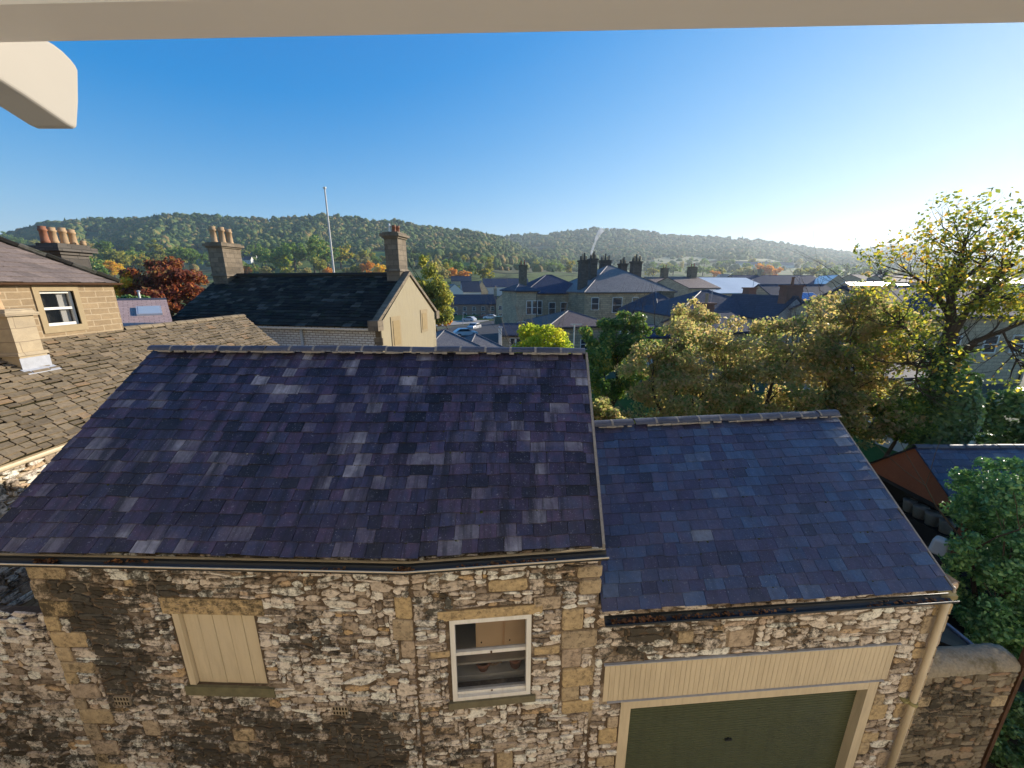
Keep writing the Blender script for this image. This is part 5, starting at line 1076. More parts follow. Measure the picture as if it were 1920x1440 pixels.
house('workshop', 'long low building under a bright blue slate roof', 'building', 905, 992, 538, 523, 195, 18, 'gx', 'roughcast', 'roof_navy', 2, W3('f', 5, .3, 2.4, 1.3))
house('dark_house', 'dark roofed house under the glowing orange tree', 'house', 846, 884, 527, 518, 230, 10, 'gx', 'townstone', 'roof_slate', 8, W3('f', 3, .3, 1.2, 1.2))
house('outbuilding', 'pale hipped roof just over the barn ridge beside the cottage gable', 'outbuilding', 806, 893, 652, 621, 31, 6, 'hip', 'townstone', 'roof_grey', 22)
house('outbuilding', 'second pale hipped roof over the barn ridge with a blue skirt', 'outbuilding', 880, 940, 655, 628, 33, 5, 'hip', 'townstone', 'roof_grey', 25)
# right of the hall
house('town_house', 'brown roofed house with a square chimney right of the hall', 'house', 1245, 1300, 538, 521, 95, 12, 'gx', 'townstone', 'roof_plum', 28, [('f', 0, .5, 1.2, 1.4)], [(.3, .5, 1.6, 1.2, 2.2, 2, 'chim_stone', 'pot_red')])
house('town_house', 'brown roofed house with a broad chimney left of the pale roof', 'house', 1292, 1350, 540, 521, 90, 12, 'gx', 'townstone', 'roof_plum', 28, [('f', 0, .5, 1.2, 1.4)], [(.55, .5, 2.0, 1.3, 2.4, 2, 'chim_stone', 'pot_red')])
house('market_hall', 'wide building under a pale sheet roof', 'building', 1340, 1462, 549, 521, 92, 20, 'gx', 'townstone', 'roof_pale', 18, oh=.4)
house('long_hall', 'long navy roofed building behind the pale roof', 'building', 1400, 1562, 538, 517, 125, 18, 'gx', 'townstone', 'roof_navy', 4, [('f', .5, .6, 2, 1.2)], [(-.3, .5, .9, .9, 2.0, 1, 'townstone', 'pot_buff')])
house('glazed_hall', 'small building with a shining white roof at the end of the navy roof', 'building', 1546, 1590, 534, 517, 118, 14, 'gy', 'townstone', 'roof_gloss', -20)
house('slate_house', 'dark slate house with blue solar panels on its roof', 'house', 1478, 1612, 580, 535, 52, 12, 'gx', 'townstone', 'roof_slate', 6, [('f', -.5, .5, 1.2, 1.3), ('f', .4, .5, 1.2, 1.3)], [], skyl=[(-.28, .30, .62, 1.0, 'panel'), (-.10, .30, .62, 1.0, 'panel'), (.08, .30, .62, 1.0, 'panel')])
house('slate_house', 'long dark slate roof in front of the brown chimneys', 'house', 1268, 1476, 592, 547, 40, 11, 'hip', 'townstone', 'roof_slate', 4, W3('f', 4, .5, 1.1, 1.3), [(.9, .5, .9, 1.1, 1.5, 0, 'redbrick', 'pot_red')])
house('gabled_house', 'stone gable with a heavy red brick chimney in front of the solar panels', 'house', 1452, 1522, 596, 556, 36, 9, 'gy', 'whitewash', 'roof_slate', 5, [('f', 0, .45, .9, 1.1)], [(.05, .1, 1.6, .9, 1.1, 1, 'redbrick', 'pot_red')])
house('slate_house', 'steep dark roof with a stone stack between the hall and the long slate roof', 'house', 1236, 1304, 590, 549, 46, 10, 'hip', 'townstone', 'roof_slate', 12, [], [(.62, .5, 1.7, 1.1, 1.3, 0, 'chim_stone', 'pot_red')], skyl=[(-.4, .2, .35, .9, 'glass')])
house('dormer_house', 'low dark roof with a small brick chimney among the gold trees', 'house', 1330, 1420, 622, 588, 27, 7, 'gx', 'townstone', 'roof_slate', 4, [], [(-.1, .5, .9, .8, .7, 1, 'redbrick', 'pot_buff')])
house('blue_shed', 'low blue roofed shed right of the dark green tree', 'shed', 1212, 1254, 632, 612, 30, 6, 'gx', 'roughcast', 'roof_navy', 4, [('f', .2, .4, 1.0, 1.0)])
house('glare_shed', 'low building whose sheet roof glares white in the sun', 'building', 1612, 1694, 547, 530, 80, 4.8, 'gx', 'townstone', 'roof_gloss', 29)
house('glare_shed', 'small sheet roof glaring white beside the tall tree', 'building', 1696, 1718, 545, 533, 88, 3.6, 'gx', 'townstone', 'roof_gloss', 29)
house('town_house', 'hazy plum roofed house above the glaring roof', 'house', 1622, 1680, 526, 515, 150, 12, 'gx', 'townstone', 'roof_plum', 8, chims=[(.9, .5, .9, .9, 1.8, 1, 'chim_stone', 'pot_buff')])
house('town_house', 'hazy plum roofed house right of the glaring roof', 'house', 1672, 1740, 529, 517, 145, 12, 'gx', 'townstone', 'roof_plum', 8, chims=[(-.5, .5, .9, .9, 1.8, 1, 'chim_stone', 'pot_buff')])
house('tall_house', 'stone house with a blue slate roof behind the ivy clad tree', 'house', 1690, 1960, 592, 540, 27, 9, 'gx', 'townstone', 'roof_navy', 6, [('f', -.18, .52, 1.15, 1.3), ('f', .35, .52, 1.15, 1.3), ('f', .75, .52, 1.15, 1.3)], [(.55, .5, 1.2, .9, 1.3, 2, 'chim_stone', 'pot_red')])
house('small_house', 'whitewashed low house with a small paned window left of the ivy clad trunk', 'house', 1640, 1740, 708, 668, 18.5, 5, 'gx', 'whitewash', 'roof_slate', 5, [('f', .42, .72, .8, .7), ('f', -.4, .72, .8, .7)])
house('greenhouse', 'small glasshouse right of the foot of the ivy clad trunk', 'greenhouse', 1800, 1850, 770, 745, 14, 2.5, 'gx', 'roughcast', 'panel', 10, th=.04, oh=.1)
house('flat_block', 'hazy pale block with a flat looking roof at the right edge', 'building', 1850, 1960, 532, 520, 95, 14, 'gx', 'roughcast', 'roof_grey', 6, W3('f', 3, .6, 3, 1.2))
# left
house('roof_light_house', 'plum roofed house with a roof light left of the cottage', 'house', 226, 322, 612, 566, 15.5, 6, 'gx', 'townstone', 'roof_plum_lit', 42, [], skyl=[(-.3, .28, .62, .8, 'panel_grey')], oh=.2)
for (a, b, c, d, Y, lb) in ((446, 458, 481, 476, 330, 'white house on the hill foot left of the dark trees'), (456, 470, 487, 481, 320, 'lower white house beside the buff chimney pots'), (468, 476, 478, 473, 340, 'small white house among the trees right of the buff chimney pots')): house('white_house', lb, 'house', a, b, c, d, Y, 8, 'gx', 'roughcast', 'roof_slate', 10, [('f', -.4, .4, 1.2, 1.2), ('f', .4, .4, 1.2, 1.2)])
for i, (a, b, c, d, Y, rt) in enumerate(((1030, 1046, 516, 511, 280, 10), (985, 1000, 516, 511, 300, -8), (1352, 1372, 521, 514, 210, 12), (1700, 1722, 520, 512, 260, 8), (1380, 1400, 494, 490, 700, 5), (1400, 1425, 496, 491, 700, 15), (1430, 1450, 495, 491, 720, 0), (1464, 1490, 497, 492, 720, 9))): house('far_house', 'distant pale house among the hazy valley trees', 'house', a, b, c, d, Y, 9, 'gx', 'roughcast', 'roof_grey', rt, [('f', 0, .4, 1.4, 1.2)], group='distant pale houses')

# ------------------------------------------------------------------ left side: stone slated range, hip roofed house, gabled cottage
rng_ = thing('slated_range', 'long low range under a mossy stone slate roof at the left', 'building', (-9, 7, 0))
EX, RX, EZ2, RZ2 = -7.5, -10.0, H - 2.56, H - 1.10
mb = MB(); P, n, L = bilin((EX, -1, EZ2), (EX, 13.25, EZ2), (RX, -1, RZ2), (RX, 14.5, RZ2))
slates(mb, P, n, L, 22, .15, .28, .020, 51, jit=.012, gap=.009, over=1.02); deck(mb, P, n, 1, off=-.012)
P2_, n2_, L2_ = bilin((-12.5, 14.5, EZ2), (-12.5, 9.9, EZ2), (RX, 14.5, RZ2), (RX, 9.9, RZ2)); slates(mb, P2_, n2_, L2_, 12, .25, .42, .016, 52, jit=.008); deck(mb, P2_, n2_, 1, off=-.03)
roof = mb.build('roof', [M['stoneslate'], plain('dark_moss', (.035, .030, .014), .95, .5, 20, .1)], rng_)
mb, mo = MB(), MB(); ridge_tiles(mb, mo, (RX, 9.9, RZ2 + .04), (RX, 14.5, RZ2 + .04), .12, .4, 53); mb.build('ridge', M['stoneslate'], roof)
mb = MB()
mb.prism([(EX - .12, -1, 0), (EX - .12, 13.1, 0), (EX - .12, 13.1, EZ2 - .02), (EX - .12, -1, EZ2 - .02)][::-1], (-.35, 0, 0))
mb.prism([(EX - .13, 13.0, 0), (-12.4, 13.6, 0), (-12.4, 13.6, EZ2), (-10, 14.3, RZ2 - .06), (EX - .13, 13.05, EZ2 - .03)], (0, .1, 0)); PX = Plane((EX - .10, -1), (EX - .10, 13)); rubble(mb, PX, 4.6, 8.6, 2.2, EZ2 - .08, [], [], [(6.2, 3.6, .4, .35), (7.4, 4.2, .3, .3)], 91, cu=.05, cz=.034)
mb.m = [0 if k == 0 and i < 14 else 1 for i, k in enumerate(mb.m)]; mb.build('wall', [M['litwall'], M['rubble']], rng_)
mb = MB(); gutter(mb, (EX + .04, -1, EZ2 - .035), (EX + .04, 13.2, EZ2 - .035), .05, out=(1, 0, 0)); gt = mb.build('gutter', M['cream'], rng_)
# small ashlar chimney on its slope
cz0 = RZ2 - .62
mb = MB(); cx, cy = -9.40, 7.30
mb.box((cx, cy, cz0 + .06), (.40, .44, .74)); mb.box((cx, cy, cz0 + .46), (.46, .50, .06), taper=.93); mb.box((cx, cy, cz0 + .83), (.36, .40, .68)); mb.box((cx, cy, cz0 + 1.2), (.48, .52, .06)); mb.box((cx, cy, cz0 + 1.26), (.42, .46, .06), taper=.9)
ck = mb.build('chimney', bricky('cream_ashlar', (.40, .315, .20), (.44, .35, .225), (.26, .20, .13), 1.2, .25, .008, stain=(.26, .21, .15), st=.8), roof)
mb = MB(); a = Vector((cx + .206, 0, 0)); zr = lambda x: EZ2 + (RZ2 - EZ2) * (EX - x) / (EX - RX)
mb.prism([(cx + .204, cy - .24, zr(cx + .2) + .02), (cx + .204, cy + .24, zr(cx + .2) + .02), (cx + .204, cy + .24, zr(cx) + .12), (cx + .204, cy - .24, zr(cx) + .12)][::-1], (.012, 0, 0))
mb.prism([(cx + .2, cy - .27, zr(cx + .2) + .022), (cx + .34, cy - .27, zr(cx + .34) + .022), (cx + .34, cy + .27, zr(cx + .34) + .022), (cx + .2, cy + .27, zr(cx + .2) + .022)], (0, 0, .012))
mb.build('flashing', M['lead'], ck)
mb = MB(); mb.lathe((cx - .1, cy - .12, cz0 + 1.29), [(0, .12), (.25, .10), (.27, .13), (.32, .13)], 12); mb.build('chimney_pot', M['pot_buff'], ck)
# hip roofed house
hh = thing('hip_roofed_house', 'buff brick coursed house with a hipped plum roof at the left edge', 'house', (-12, 6, 0))
WX, YC, HE = -9.95, 9.9, H + .08
wy0, wy1, wz0, wz1 = 8.30, 8.95, H - .86, H - .12
mb = MB()
for (a, b, c, d) in ((-3, wy0, 3.5, HE), (wy1, YC, 3.5, HE), (wy0, wy1, 3.5, wz0), (wy0, wy1, wz1, HE)): mb.prism([(WX, a, c), (WX, b, c), (WX, b, d), (WX, a, d)][::-1], (-.3, 0, 0))
mb.prism([(WX - .005, YC - .3, 3.5), (WX - .005, YC, 3.5), (WX - .005, YC, HE), (WX - .005, YC - .3, HE)], (-7, 0, 0)); mb.build('wall', M['ashlar'], hh)
rise = .72; ov = .09
def hp(dx, dz): return
E0, E1 = Vector((WX + ov, -3, HE - .02)), Vector((WX + ov, YC + ov, HE - .02)); T0, T1 = Vector((WX + ov - 3.6, -3, HE + 3.6 * rise)), Vector((WX + ov - 3.6, YC + ov - 3.6, HE + 3.6 * rise))
mb = MB(); P, n, L = bilin(E0, E1, T0, T1); slates(mb, P, n, L, 26, .2, .32, .008, 61, jit=.003); deck(mb, P, n)
P, n, L = bilin(E1, E1 + Vector((-7.2, 0, 0)), T1, T1 + Vector((-.05, 0, 0))); slates(mb, P, n, L, 20, .2, .32, .008, 62); deck(mb, P, n)
rf = mb.build('roof', islands('plum_tile_slate', [(0, (.135, .108, .095)), (.5, (.18, .142, .125)), (1, (.23, .18, .155))], .8, .2, fine=20), hh)
mb = MB()
for i in range(14):
    a, b = E1.lerp(T1, i / 14), E1.lerp(T1, (i + .97) / 14); mb.tube([a + Vector((0, 0, .02)), b + Vector((0, 0, .035))], .075, 8)
mb.build('hip_tiles', M['stoneslate_dark'], rf)
mb = MB(); gutter(mb, (WX + ov + .03, -3, HE - .03), (WX + ov + .03, YC + ov, HE - .03), .05, out=(1, 0, 0)); g_ = mb.build('gutter', M['rust'], hh)
mb = MB(); mb.tube([(WX + .08, 7.15, HE - .1), (WX + .08, 7.15, H - 1.6)], .045, 8); mb.tube([(WX + ov + .05, 7.15, HE - .05), (WX + .08, 7.15, HE - .22)], .045, 8); mb.build('downpipe', M['rust'], hh)
mb = MB(); s = .11
for (a, b, c, d) in ((wy0 - s, wy0, wz0 - .14, wz1 + .14), (wy1, wy1 + s, wz0 - .14, wz1 + .14), (wy0, wy1, wz1, wz1 + .14), (wy0, wy1, wz0 - .14, wz0)): mb.prism([(WX - .12, a, c), (WX - .12, b, c), (WX - .12, b, d), (WX - .12, a, d)][::-1], (.145, 0, 0))
mb.build('window_surround', M['ashlar_plain'], hh)
mb = MB(); X = WX - .10
for (a, b, c, d) in ((wy0, wy0 + .05, wz0, wz1), (wy1 - .05, wy1, wz0, wz1), (wy0 + .05, wy1 - .05, wz0, wz0 + .06), (wy0 + .05, wy1 - .05, wz1 - .05, wz1), (wy0 + .05, wy1 - .05, (wz0 + wz1) / 2 - .025, (wz0 + wz1) / 2 + .025)): mb.prism([(X, a, c), (X, b, c), (X, b, d), (X, a, d)][::-1], (.05, 0, 0))
wn = mb.build('window', M['white'], hh)
mb = MB(); mb.prism([(X + .01, wy0 + .04, wz0 + .05), (X + .01, wy1 - .04, wz0 + .05), (X + .01, wy1 - .04, wz1 - .04), (X + .01, wy0 + .04, wz1 - .04)][::-1], (.012, 0, 0)); mb.build('pane', M['clear'], wn)
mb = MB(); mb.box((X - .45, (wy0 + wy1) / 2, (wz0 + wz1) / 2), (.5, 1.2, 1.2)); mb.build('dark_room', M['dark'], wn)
mb = MB(); mb.prism([(X - .06, wy1 - .22, wz0), (X - .06, wy1 - .05, wz0), (X - .06, wy1 - .05, wz1), (X - .06, wy1 - .22, wz1)][::-1], (.02, 0, 0)); mb.build('curtain', M['roughcast'], wn)
def stack(name, parent, c, w_, d_, h_, rz, pots, mat='chim_stone', base=1.0, steps=(.25,)):
    """a chimney stack: shaft, moulded bands, cap and its pots"""
    c = Vector(c); mb = MB(); mb.box(c + Vector((0, 0, (h_ - base) / 2)), (w_, d_, h_ + base), rz)
    for k in steps: mb.box(c + Vector((0, 0, h_ * k)), (w_ + .14, d_ + .14, .12), rz, taper=.94)
    mb.box(c + Vector((0, 0, h_ + .02)), (w_ + .12, d_ + .12, .10), rz); mb.box(c + Vector((0, 0, h_ + .12)), (w_ + .3, d_ + .3, .13), rz); mb.box(c + Vector((0, 0, h_ + .22)), (w_ + .1, d_ + .1, .08), rz)
    o = mb.build(name, M[mat], parent)
    for (du, dv, ph, pr, pm_) in pots:
        p = c + Matrix.Rotation(rz, 3, 'Z') @ Vector((du, dv, h_ + .25)); mb = MB()
        mb.lathe(p, [(0, pr * 1.12), (.08, pr * 1.1), (.1, pr), (ph * .72, pr * .9), (ph * .74, pr * 1.12), (ph * .84, pr * 1.12), (ph * .86, pr * .95), (ph, pr * .98)], 12); mb.build('chimney_pot', M[pm_], o, True)
    return o
p = at(122, 470, 11.4)
mb = MB(); mb.box((-13.6, 11.2, 5.6), (2.0, 2.5, 3.4)); rw = mb.build('rear_wing', M['ashlar'], hh)
stack('chimney', rw, (p.x, 11.4, H + .05), .5, .72, .80, 0, [(-.1, -.33, .44, .085, 'pot_red'), (-.1, -.11, .44, .085, 'pot_buff'), (-.06, .11, .46, .085, 'pot_buff'), (-.05, .33, .44, .085, 'pot_buff'), (.2, .34, .14, .06, 'pot_buff')], 'chim_dark', base=1.5, steps=())
# gabled cottage
ct = thing('gabled_cottage', 'gabled cottage with a dark stone slate roof and a tall chimney at each end', 'house', (-11, 20, 0))
FR, FL = Vector((-5.93, 17.5, 0)), Vector((-17.1, 19.7, 0)); e = (FR - FL).normalized(); q = Vector((-e.y, e.x, 0)); D = 6.4
ez, rz2 = H - 1.70, H + .50; rotc = math.atan2(e.y, e.x)
def C(u, v, z): p_ = FL + e * u + q * v; return Vector((p_.x, p_.y, z))
LW = (FR - FL).length
mb = MB(); mb.prism([C(0, 0, -.8), C(LW - .3, 0, -.8), C(LW - .3, 0, ez), C(0, 0, ez)][::-1], q * .4); mb.build('front_wall', M['whitewash'], ct)
mb = MB()
pro = [(0, -.8), (D, -.8), (D, ez), (D / 2, rz2 - .05), (0, ez)]
# right gable with two blind window openings: built round the openings
mb.prism([C(LW - .28, v, z) for v, z in pro], e * .28); mb.prism([C(0, v, z) for v, z in pro], e * .3); mb.prism([C(.2, D - .3, -.8), C(LW - .3, D - .3, -.8), C(LW - .3, D - .3, ez), C(.2, D - .3, ez)][::-1], q * .3)
gw = mb.build('wall', M['render'], ct)
for (x, y0, y1, hw_) in ((743, 601, 646, .33), (795, 587, 617, .30)):
    d = ray(x, (y0 + y1) / 2); g0_ = C(LW, 0, 0); t = (g0_ - Vector((0, 0, H))).dot(e) / d.dot(e); pt = d * t + Vector((0, 0, H)); v = (pt - g0_).dot(q); k = pt.length / 1.0
    s_ = (pt - Vector((0, 0, H))).dot(Vector((0, cp, -sp))) / F; hz = (y1 - y0) / 2 * s_
    mb = MB(); mb.prism([C(LW + .005, v - hw_ - .16, pt.z - hz - .15), C(LW + .005, v + hw_ + .16, pt.z - hz - .15), C(LW + .005, v + hw_ + .16, pt.z + hz + .2), C(LW + .005, v - hw_ - .16, pt.z + hz + .2)], e * .025); wf = mb.build('window_surround', M['ashlar_plain'], ct)
    mb = MB(); mb.prism([C(LW + .02, v - hw_, pt.z - hz), C(LW + .02, v + hw_, pt.z - hz), C(LW + .02, v + hw_, pt.z + hz), C(LW + .02, v - hw_, pt.z + hz)], e * .03); mb.build('boarded_window', plain('tan_boards', (.30, .215, .10), .8, .2, 5), wf)
mb = MB(); P, n, L = bilin(C(-.2, -.28, ez - .14), C(LW - .22, -.28, ez - .14), C(-.2, D / 2, rz2), C(LW - .22, D / 2, rz2)); slates(mb, P, n, L, 18, .28, .55, .022, 71, jit=.010); deck(mb, P, n, off=-.04)
P, n, L = bilin(C(LW - .22, D + .28, ez - .14), C(-.2, D + .28, ez - .14), C(LW - .22, D / 2, rz2), C(-.2, D / 2, rz2)); slates(mb, P, n, L, 14, .3, .6, .022, 72); deck(mb, P, n, off=-.04)
crf = mb.build('roof', M['stoneslate_dark'], ct)
mb = MB(); mb.tube([C(-.2, D / 2, rz2 + .03), C(LW - .22, D / 2, rz2 + .03)], .13, 8); mb.build('ridge', M['stoneslate_dark'], crf)
mb = MB()
for v0, v1 in ((-.32, D / 2), (D + .32, D / 2)):
    mb.prism([C(LW - .26, v0, ez - .02), C(LW + .06, v0, ez - .02), C(LW + .06, v0, ez + .16), C(LW - .26, v0, ez + .16)], C(0, v1, rz2 + .05) - C(0, v0, ez))
for v0 in (-.2, D + .2): mb.box(C(LW - .14, v0, ez - .05), (.5, .46, .46), rotc)
mb.build('gable_coping', M['chim_stone'], crf)
mb = MB(); gutter(mb, C(-.2, -.36, ez - .2), C(LW - .3, -.36, ez - .2), .07, out=tuple(-q)); g_ = mb.build('gutter', M['cream_pale'], ct)
mb = MB(); d = C(LW - 4.1, -.08, 0); mb.tube([Vector((d.x, d.y, ez - .25)), Vector((d.x, d.y, -.6))], .06, 8); mb.build('downpipe', plain('pale_blue_pipe', (.42, .46, .50), .5, .1, 5), ct)
mb = MB()
for i in range(8): mb.box(C(LW - .16, -.012, ez - .45 - i * .34), (.42 if i % 2 else .26, .05, .31), rotc)
mb.build('quoin', M['chim_stone'], ct)
stack('chimney', crf, C(LW - .62, D / 2 - .05, rz2 - .15), .72, .92, 1.95, rotc, [(.02, -.08, .36, .10, 'pot_red'), (.08, .2, .36, .10, 'pot_red'), (-.16, -.2, .42, .05, 'white')], steps=(.2,), base=.9)
stack('chimney', crf, C(.45, D / 2 - .1, rz2 - .35), .95, 1.15, 1.85, rotc, [(-.2, -.32, .85, .16, 'pot_buff'), (.0, 0, .85, .16, 'pot_buff'), (.16, .3, .78, .15, 'pot_buff')], steps=(.22,), base=.9)
mb = MB(); mb.lathe(C(LW - 5.2, 0, 4.45) + Vector((0, -.15, 0)), [(0, .12), (.05, .12)], 8); 
# flagpole, posts and lamp columns
t = thing('flagpole', 'tall slim white flagpole rising behind the cottage roof', 'flagpole', (-13.35, 30, -1))
mb = MB(); mb.tube([(-13.35, 30, -1), (-13.35, 30, 8), (-13.35, 30, H + 6.65)], [.085, .075, .05], 10); mb.build('pole', plain('grey_white_pole', (.55, .52, .48), .5, .1, 3), t); mb = MB(); mb.lathe((-13.35, 30, H + 6.65), [(0, .09), (.08, .12), (.12, .12), (.14, .05)], 10); mb.build('finial', M['white'], t)
def lamp(px, pt, pb, Y, label, arm=.9, r=.06):
    b, tp_ = at(px, pb, Y), at(px, pt, Y); t = thing('street_lamp', label, 'street lamp', b); mb = MB(); mb.tube([b - Vector((0, 0, .3)), b.lerp(tp_, .5), tp_], [r * 1.3, r, r * .8], 8)
    mb.build('column', M['lead'], t); mb = MB(); mb.tube([tp_, tp_ + Vector((arm, 0, .08))], r * .6, 6); mb.box(tp_ + Vector((arm + .2, 0, .06)), (.55, .2, .12)); mb.build('lantern', M['lead'], t)
lamp(815, 545, 622, 60, 'slender lamp column in front of the yellowish conifer', .8); lamp(868, 586, 607, 102, 'short lamp column on the pale pavement near the white van', .0)
b = at(1075, 655, 30); t = thing('signal_post', 'pale T shaped post in front of the plum roofed annexe', 'post', (b.x, 30, ground_z(0, 30)))
mb = MB(); mb.tube([(b.x, 30, ground_z(0, 30)), (b.x, 30, at(1075, 608, 30).z)], .05, 8); mb.build('column', M['cream_pale'], t); mb = MB(); z_ = at(1075, 608, 30).z; mb.box((b.x + .15, 30, z_), (.9, .05, .05)); mb.build('crossbar', M['cream_pale'], t)
b = at(938, 655, 37); t = thing('marker_post', 'white post with a cap beside the dark slate lean-to', 'post', (b.x, 37, b.z)); z_ = at(937, 615, 37).z
mb = MB(); mb.box((b.x, 37, (b.z + z_) / 2), (.3, .3, z_ - b.z)); mb.build('shaft', M['white'], t); mb = MB(); mb.box((b.x, 37, z_ + .05), (.42, .42, .1)); mb.build('cap', M['lead'], t)
b = at(263, 562, 33); t = thing('white_flue', 'white flue pipe standing on the plum roof in front of the copper red tree', 'flue', (b.x, 33, 3)); z_ = at(262, 548, 33).z
mb = MB(); mb.tube([(b.x, 33, 1), (b.x, 33, z_)], .07, 8); mb.build('pipe', M['white'], t); mb = MB(); mb.lathe((b.x, 33, z_), [(0, .07), (.04, .13), (.1, .13), (.16, .03)], 8); mb.build('cowl', M['lead'], t)

# ------------------------------------------------------------------ vehicles on the far road
def carpaint(name, c): return plain(name, c, .3, .05, 2, .5)
CP = {'white': carpaint('white_car_paint', (.75, .75, .75)), 'silver': carpaint('silver_car_paint', (.45, .46, .48)), 'red': carpaint('dark_red_car_paint', (.12, .03, .03)), 'green': carpaint('green_car_paint', (.04, .12, .09)), 'dark': carpaint('dark_car_paint', (.03, .035, .05))}
def vehicle(name, label, cat, px, py, rz, paint, van=False, Y=None):
    g = atg(px, py); t = thing(name, label, cat, g, R(rz), 'vehicles on the far road')
    if van: pr, gl, Ln, W_ = [(-2.6, .35), (2.6, .35), (2.65, .95), (2.0, 1.25), (1.35, 2.3), (1.1, 2.45), (-2.5, 2.45), (-2.62, 2.2)], [(1.98, 1.32), (1.42, 2.2), (.9, 2.2), (.9, 1.32)], 5.2, 2.0
    else: pr, gl, Ln, W_ = [(-2.05, .3), (2.05, .3), (2.1, .7), (1.95, .85), (1.0, .98), (.35, 1.45), (-1.1, 1.48), (-1.9, 1.0), (-2.1, .8)], [(.88, 1.0), (.32, 1.40), (-1.08, 1.42), (-1.7, 1.02)], 4.2, 1.72
    mb = MB(); mb.prism([(x, -W_ / 2, z) for x, z in pr], (0, W_, 0)); b = mb.build('body', CP[paint], t, local=True)
    m = b.modifiers.new('bevel', 'BEVEL'); m.width = .1; m.segments = 2; m.limit_method = 'ANGLE'
    for s in (-1, 1):
        mb = MB(); y = s * W_ / 2; mb.prism([(x, y - .01 * s, z) for x, z in gl], (0, .02 * s, 0)); mb.build('side_window', M['glass'], t, local=True)
        for x in (-Ln * .3, Ln * .31):
            mb = MB(); mb.tube([(x, y - s * .2, .32), (x, y + s * .015, .32)], .33, 14); wl = mb.build('wheel', M['rubber'], t, local=True); mb = MB(); mb.tube([(x, y, .32), (x, y + s * .025, .32)], .19, 10); mb.build('rim', M['lead'], wl, local=True)
    f0, f1 = (pr[4], pr[3]) if van else (pr[5], pr[4])
    mb = MB(); nx, nz_ = (f1[0] - f0[0]), (f1[1] - f0[1]); l = math.hypot(nx, nz_); o = Vector((-nz_ / l, 0, nx / l)) * .012
    mb.prism([Vector((f0[0] + nx * .08, -W_ * .42, f0[1] + nz_ * .08)) + o, Vector((f1[0] - nx * .08, -W_ * .42, f1[1] - nz_ * .08)) + o, Vector((f1[0] - nx * .08, W_ * .42, f1[1] - nz_ * .08)) + o, Vector((f0[0] + nx * .08, W_ * .42, f0[1] + nz_ * .08)) + o], o); mb.build('windscreen', M['glass'], t, local=True)
    for s in (-1, 1):
        mb = MB(); mb.box((pr[2][0] - .02, s * W_ * .36, pr[2][1] - .08), (.12, .3, .16)); mb.build('headlight', M['lead'], t, local=True)
vehicle('van', 'white delivery van parked before the terrace', 'van', 872, 592, -25, 'white', True)
vehicle('parked_car', 'white car parked left of the white van', 'car', 851, 590, -20, 'white')
vehicle('parked_car', 'silver car on the pale pavement in front of the white van', 'car', 880, 603, 150, 'silver')
vehicle('parked_car', 'dark red car parked before the terrace right of the van', 'car', 907, 598, 165, 'red')
vehicle('parked_car', 'white low car nose to the dark red car', 'car', 919, 599, 170, 'white')
vehicle('moving_car', 'silver car driving on the open road', 'car', 889, 618, -112, 'silver')
vehicle('parked_car', 'white car half hidden behind the pale hipped roofs', 'car', 873, 631, 20, 'white')
vehicle('parked_van', 'green van at the right edge of the road', 'van', 946, 611, 10, 'green', True)

# ------------------------------------------------------------------ red shed, its things, smoke
sd = thing('garden_shed', 'red boarded gable end of an open garden shed with a slate roof', 'shed', (10, 8.7, 0))
X0, X1, yf, yb, ym, se, sr = 10.0, 16.0, 7.42, 10.0, 8.8, H - 5.0, H - 3.86
mb = MB(); mb.prism([(X0, yf, se), (X0, yb, se), (X0, ym, sr)], (.04, 0, 0)); mb.build('gable', M['board_red'], sd)
mb = MB(); P, n, L = bilin((X0 - .08, yf - .1, se - .06), (X1, yf - .1, se - .06), (X0 - .08, ym, sr), (X1, ym, sr)); slates(mb, P, n, L, 11, .25, .4, .008, 81); deck(mb, P, n)
P, n, L = bilin((X1, yb + .1, se - .06), (X0 - .08, yb + .1, se - .06), (X1, ym, sr), (X0 - .08, ym, sr)); slates(mb, P, n, L, 9, .25, .4, .008, 82); deck(mb, P, n); srf = mb.build('roof', M['slate_blue'], sd)
mb, mo = MB(), MB(); ridge_tiles(mb, mo, (X0 - .1, ym, sr + .04), (X1, ym, sr + .04), .09, .4, 83); mb.build('ridge', M['ridge'], srf)
for y in (yf + .06, yb - .06):
    mb = MB(); mb.box((X0 + .05, y, se / 2), (.12, .12, se)); mb.build('post', M['board_red'], sd)
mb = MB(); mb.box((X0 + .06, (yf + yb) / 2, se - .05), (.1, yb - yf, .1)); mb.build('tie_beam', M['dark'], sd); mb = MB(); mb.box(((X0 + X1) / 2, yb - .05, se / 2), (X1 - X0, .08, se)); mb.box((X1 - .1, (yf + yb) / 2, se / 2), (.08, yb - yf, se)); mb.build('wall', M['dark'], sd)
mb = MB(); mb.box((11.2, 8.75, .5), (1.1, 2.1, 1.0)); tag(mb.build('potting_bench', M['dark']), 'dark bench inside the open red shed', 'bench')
mbk = plain('zinc_bucket', (.28, .29, .29), .5, .3, 12, .4)
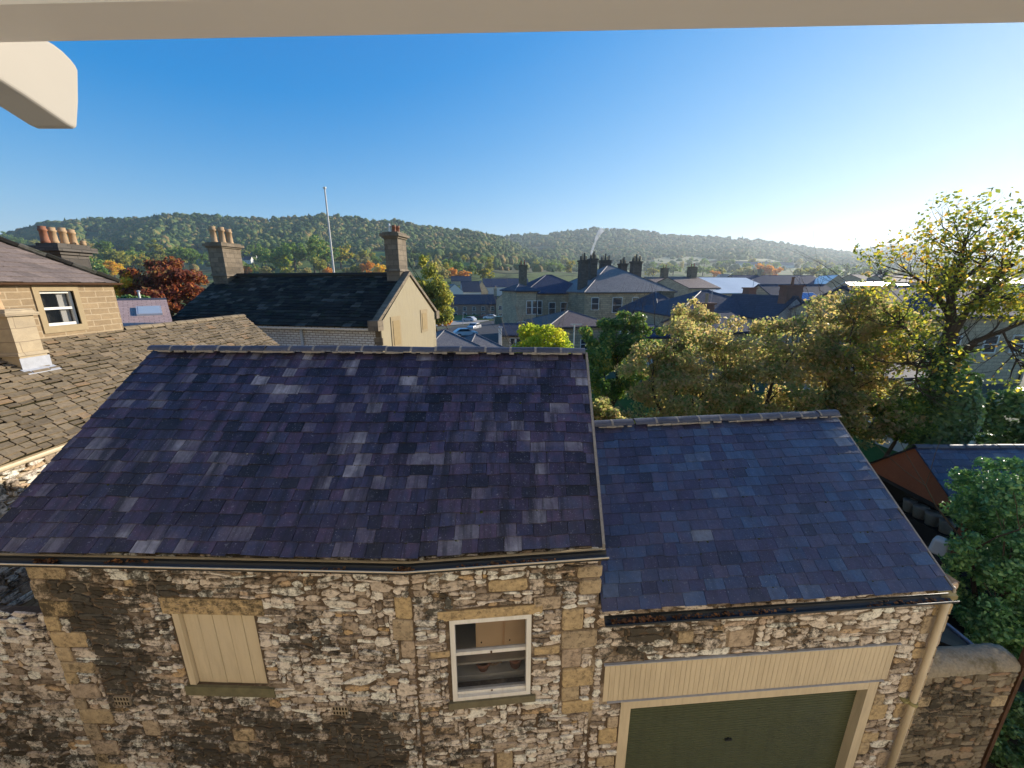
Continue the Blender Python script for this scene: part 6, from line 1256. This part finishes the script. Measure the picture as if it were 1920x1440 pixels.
for i, (px, py, r) in enumerate(((1700, 962, .14), (1722, 968, .16), (1748, 975, .17), (1776, 982, .15))):
    p = atx(px, py, 10.85); p.z = 1.0; mb = MB(); mb.lathe(p, [(0, r * .7), (.3, r), (.32, r * 1.06), (.34, r), (.05, r * .65)], 12)
    tag(mb.build('bucket', mbk, None, True), ('leftmost grey bucket on the bench in the red shed', 'second grey bucket from the left on the shed bench', 'widest grey bucket on the shed bench', 'rightmost grey bucket on the bench in the red shed')[i], 'bucket', 'buckets on the shed bench')
p = atx(1764, 1022, 9.3); mb = MB(); mb.box((p.x, p.y, p.z - .02), (.34, .3, .36), R(30), taper=.8); mb.box((p.x, p.y, .4), (.5, .5, 1.9 if p.z > 1.2 else .8), R(10), 1)
o = tag(mb.build('white_sack', [M['roughcast'], M['dark']]), 'white sack on a dark stand below the red shed gable', 'sack'); bm_ = o.modifiers.new('bevel', 'BEVEL'); bm_.width = .06; bm_.segments = 3
def smoke():
    pts = [(1109, 480, 4), (1111, 470, 6), (1114, 460, 7.5), (1118, 450, 9), (1122, 442, 10), (1126, 434, 12), (1131, 427, 14)]; mb = MB(); rnd = random.Random(4); V = [at(x, y, 63) + Vector((rnd.uniform(-.15, .15), 0, 0)) for x, y, r in pts]
    mb.tube(V, [r * 63 / F * .42 for x, y, r in pts], 14, jit=.2, rnd=rnd)
    m, nt, b, N, L = newmat('chimney_smoke'); nt.nodes.remove(b); v = N('ShaderNodeVolumePrincipled'); v.inputs['Color'].default_value = (.95, .95, .95, 1)
    k = rng(N, L, nz(N, L, 1.1, 4, .6, objco(N)), .38, .7, 0, 3.2); L(k, v.inputs['Density']); L(v.outputs[0], nt.nodes['Material Output'].inputs['Volume'])
    o = mb.build('smoke', m, None, True); tag(o, 'thin white smoke drifting up from the hall chimneys', 'smoke', None, 'stuff')
    s = o.modifiers.new('sub', 'SUBSURF'); s.levels = s.render_levels = 2
smoke()
# ------------------------------------------------------------------ the air of the valley
mb = MB(); mb.box((0, 1700, 150), (7000, 3900, 330)); hz = mb.build('haze', newmat('valley_haze')[0]); hz['kind'] = 'stuff'
m = hz.data.materials[0]; nt = m.node_tree; nt.nodes.remove(nt.nodes['Principled BSDF']); v = nt.nodes.new('ShaderNodeVolumePrincipled')
v.inputs['Color'].default_value = (.80, .90, 1.0, 1); v.inputs['Density'].default_value = .00015; v.inputs['Anisotropy'].default_value = .42
nt.links.new(v.outputs[0], nt.nodes['Material Output'].inputs['Volume'])
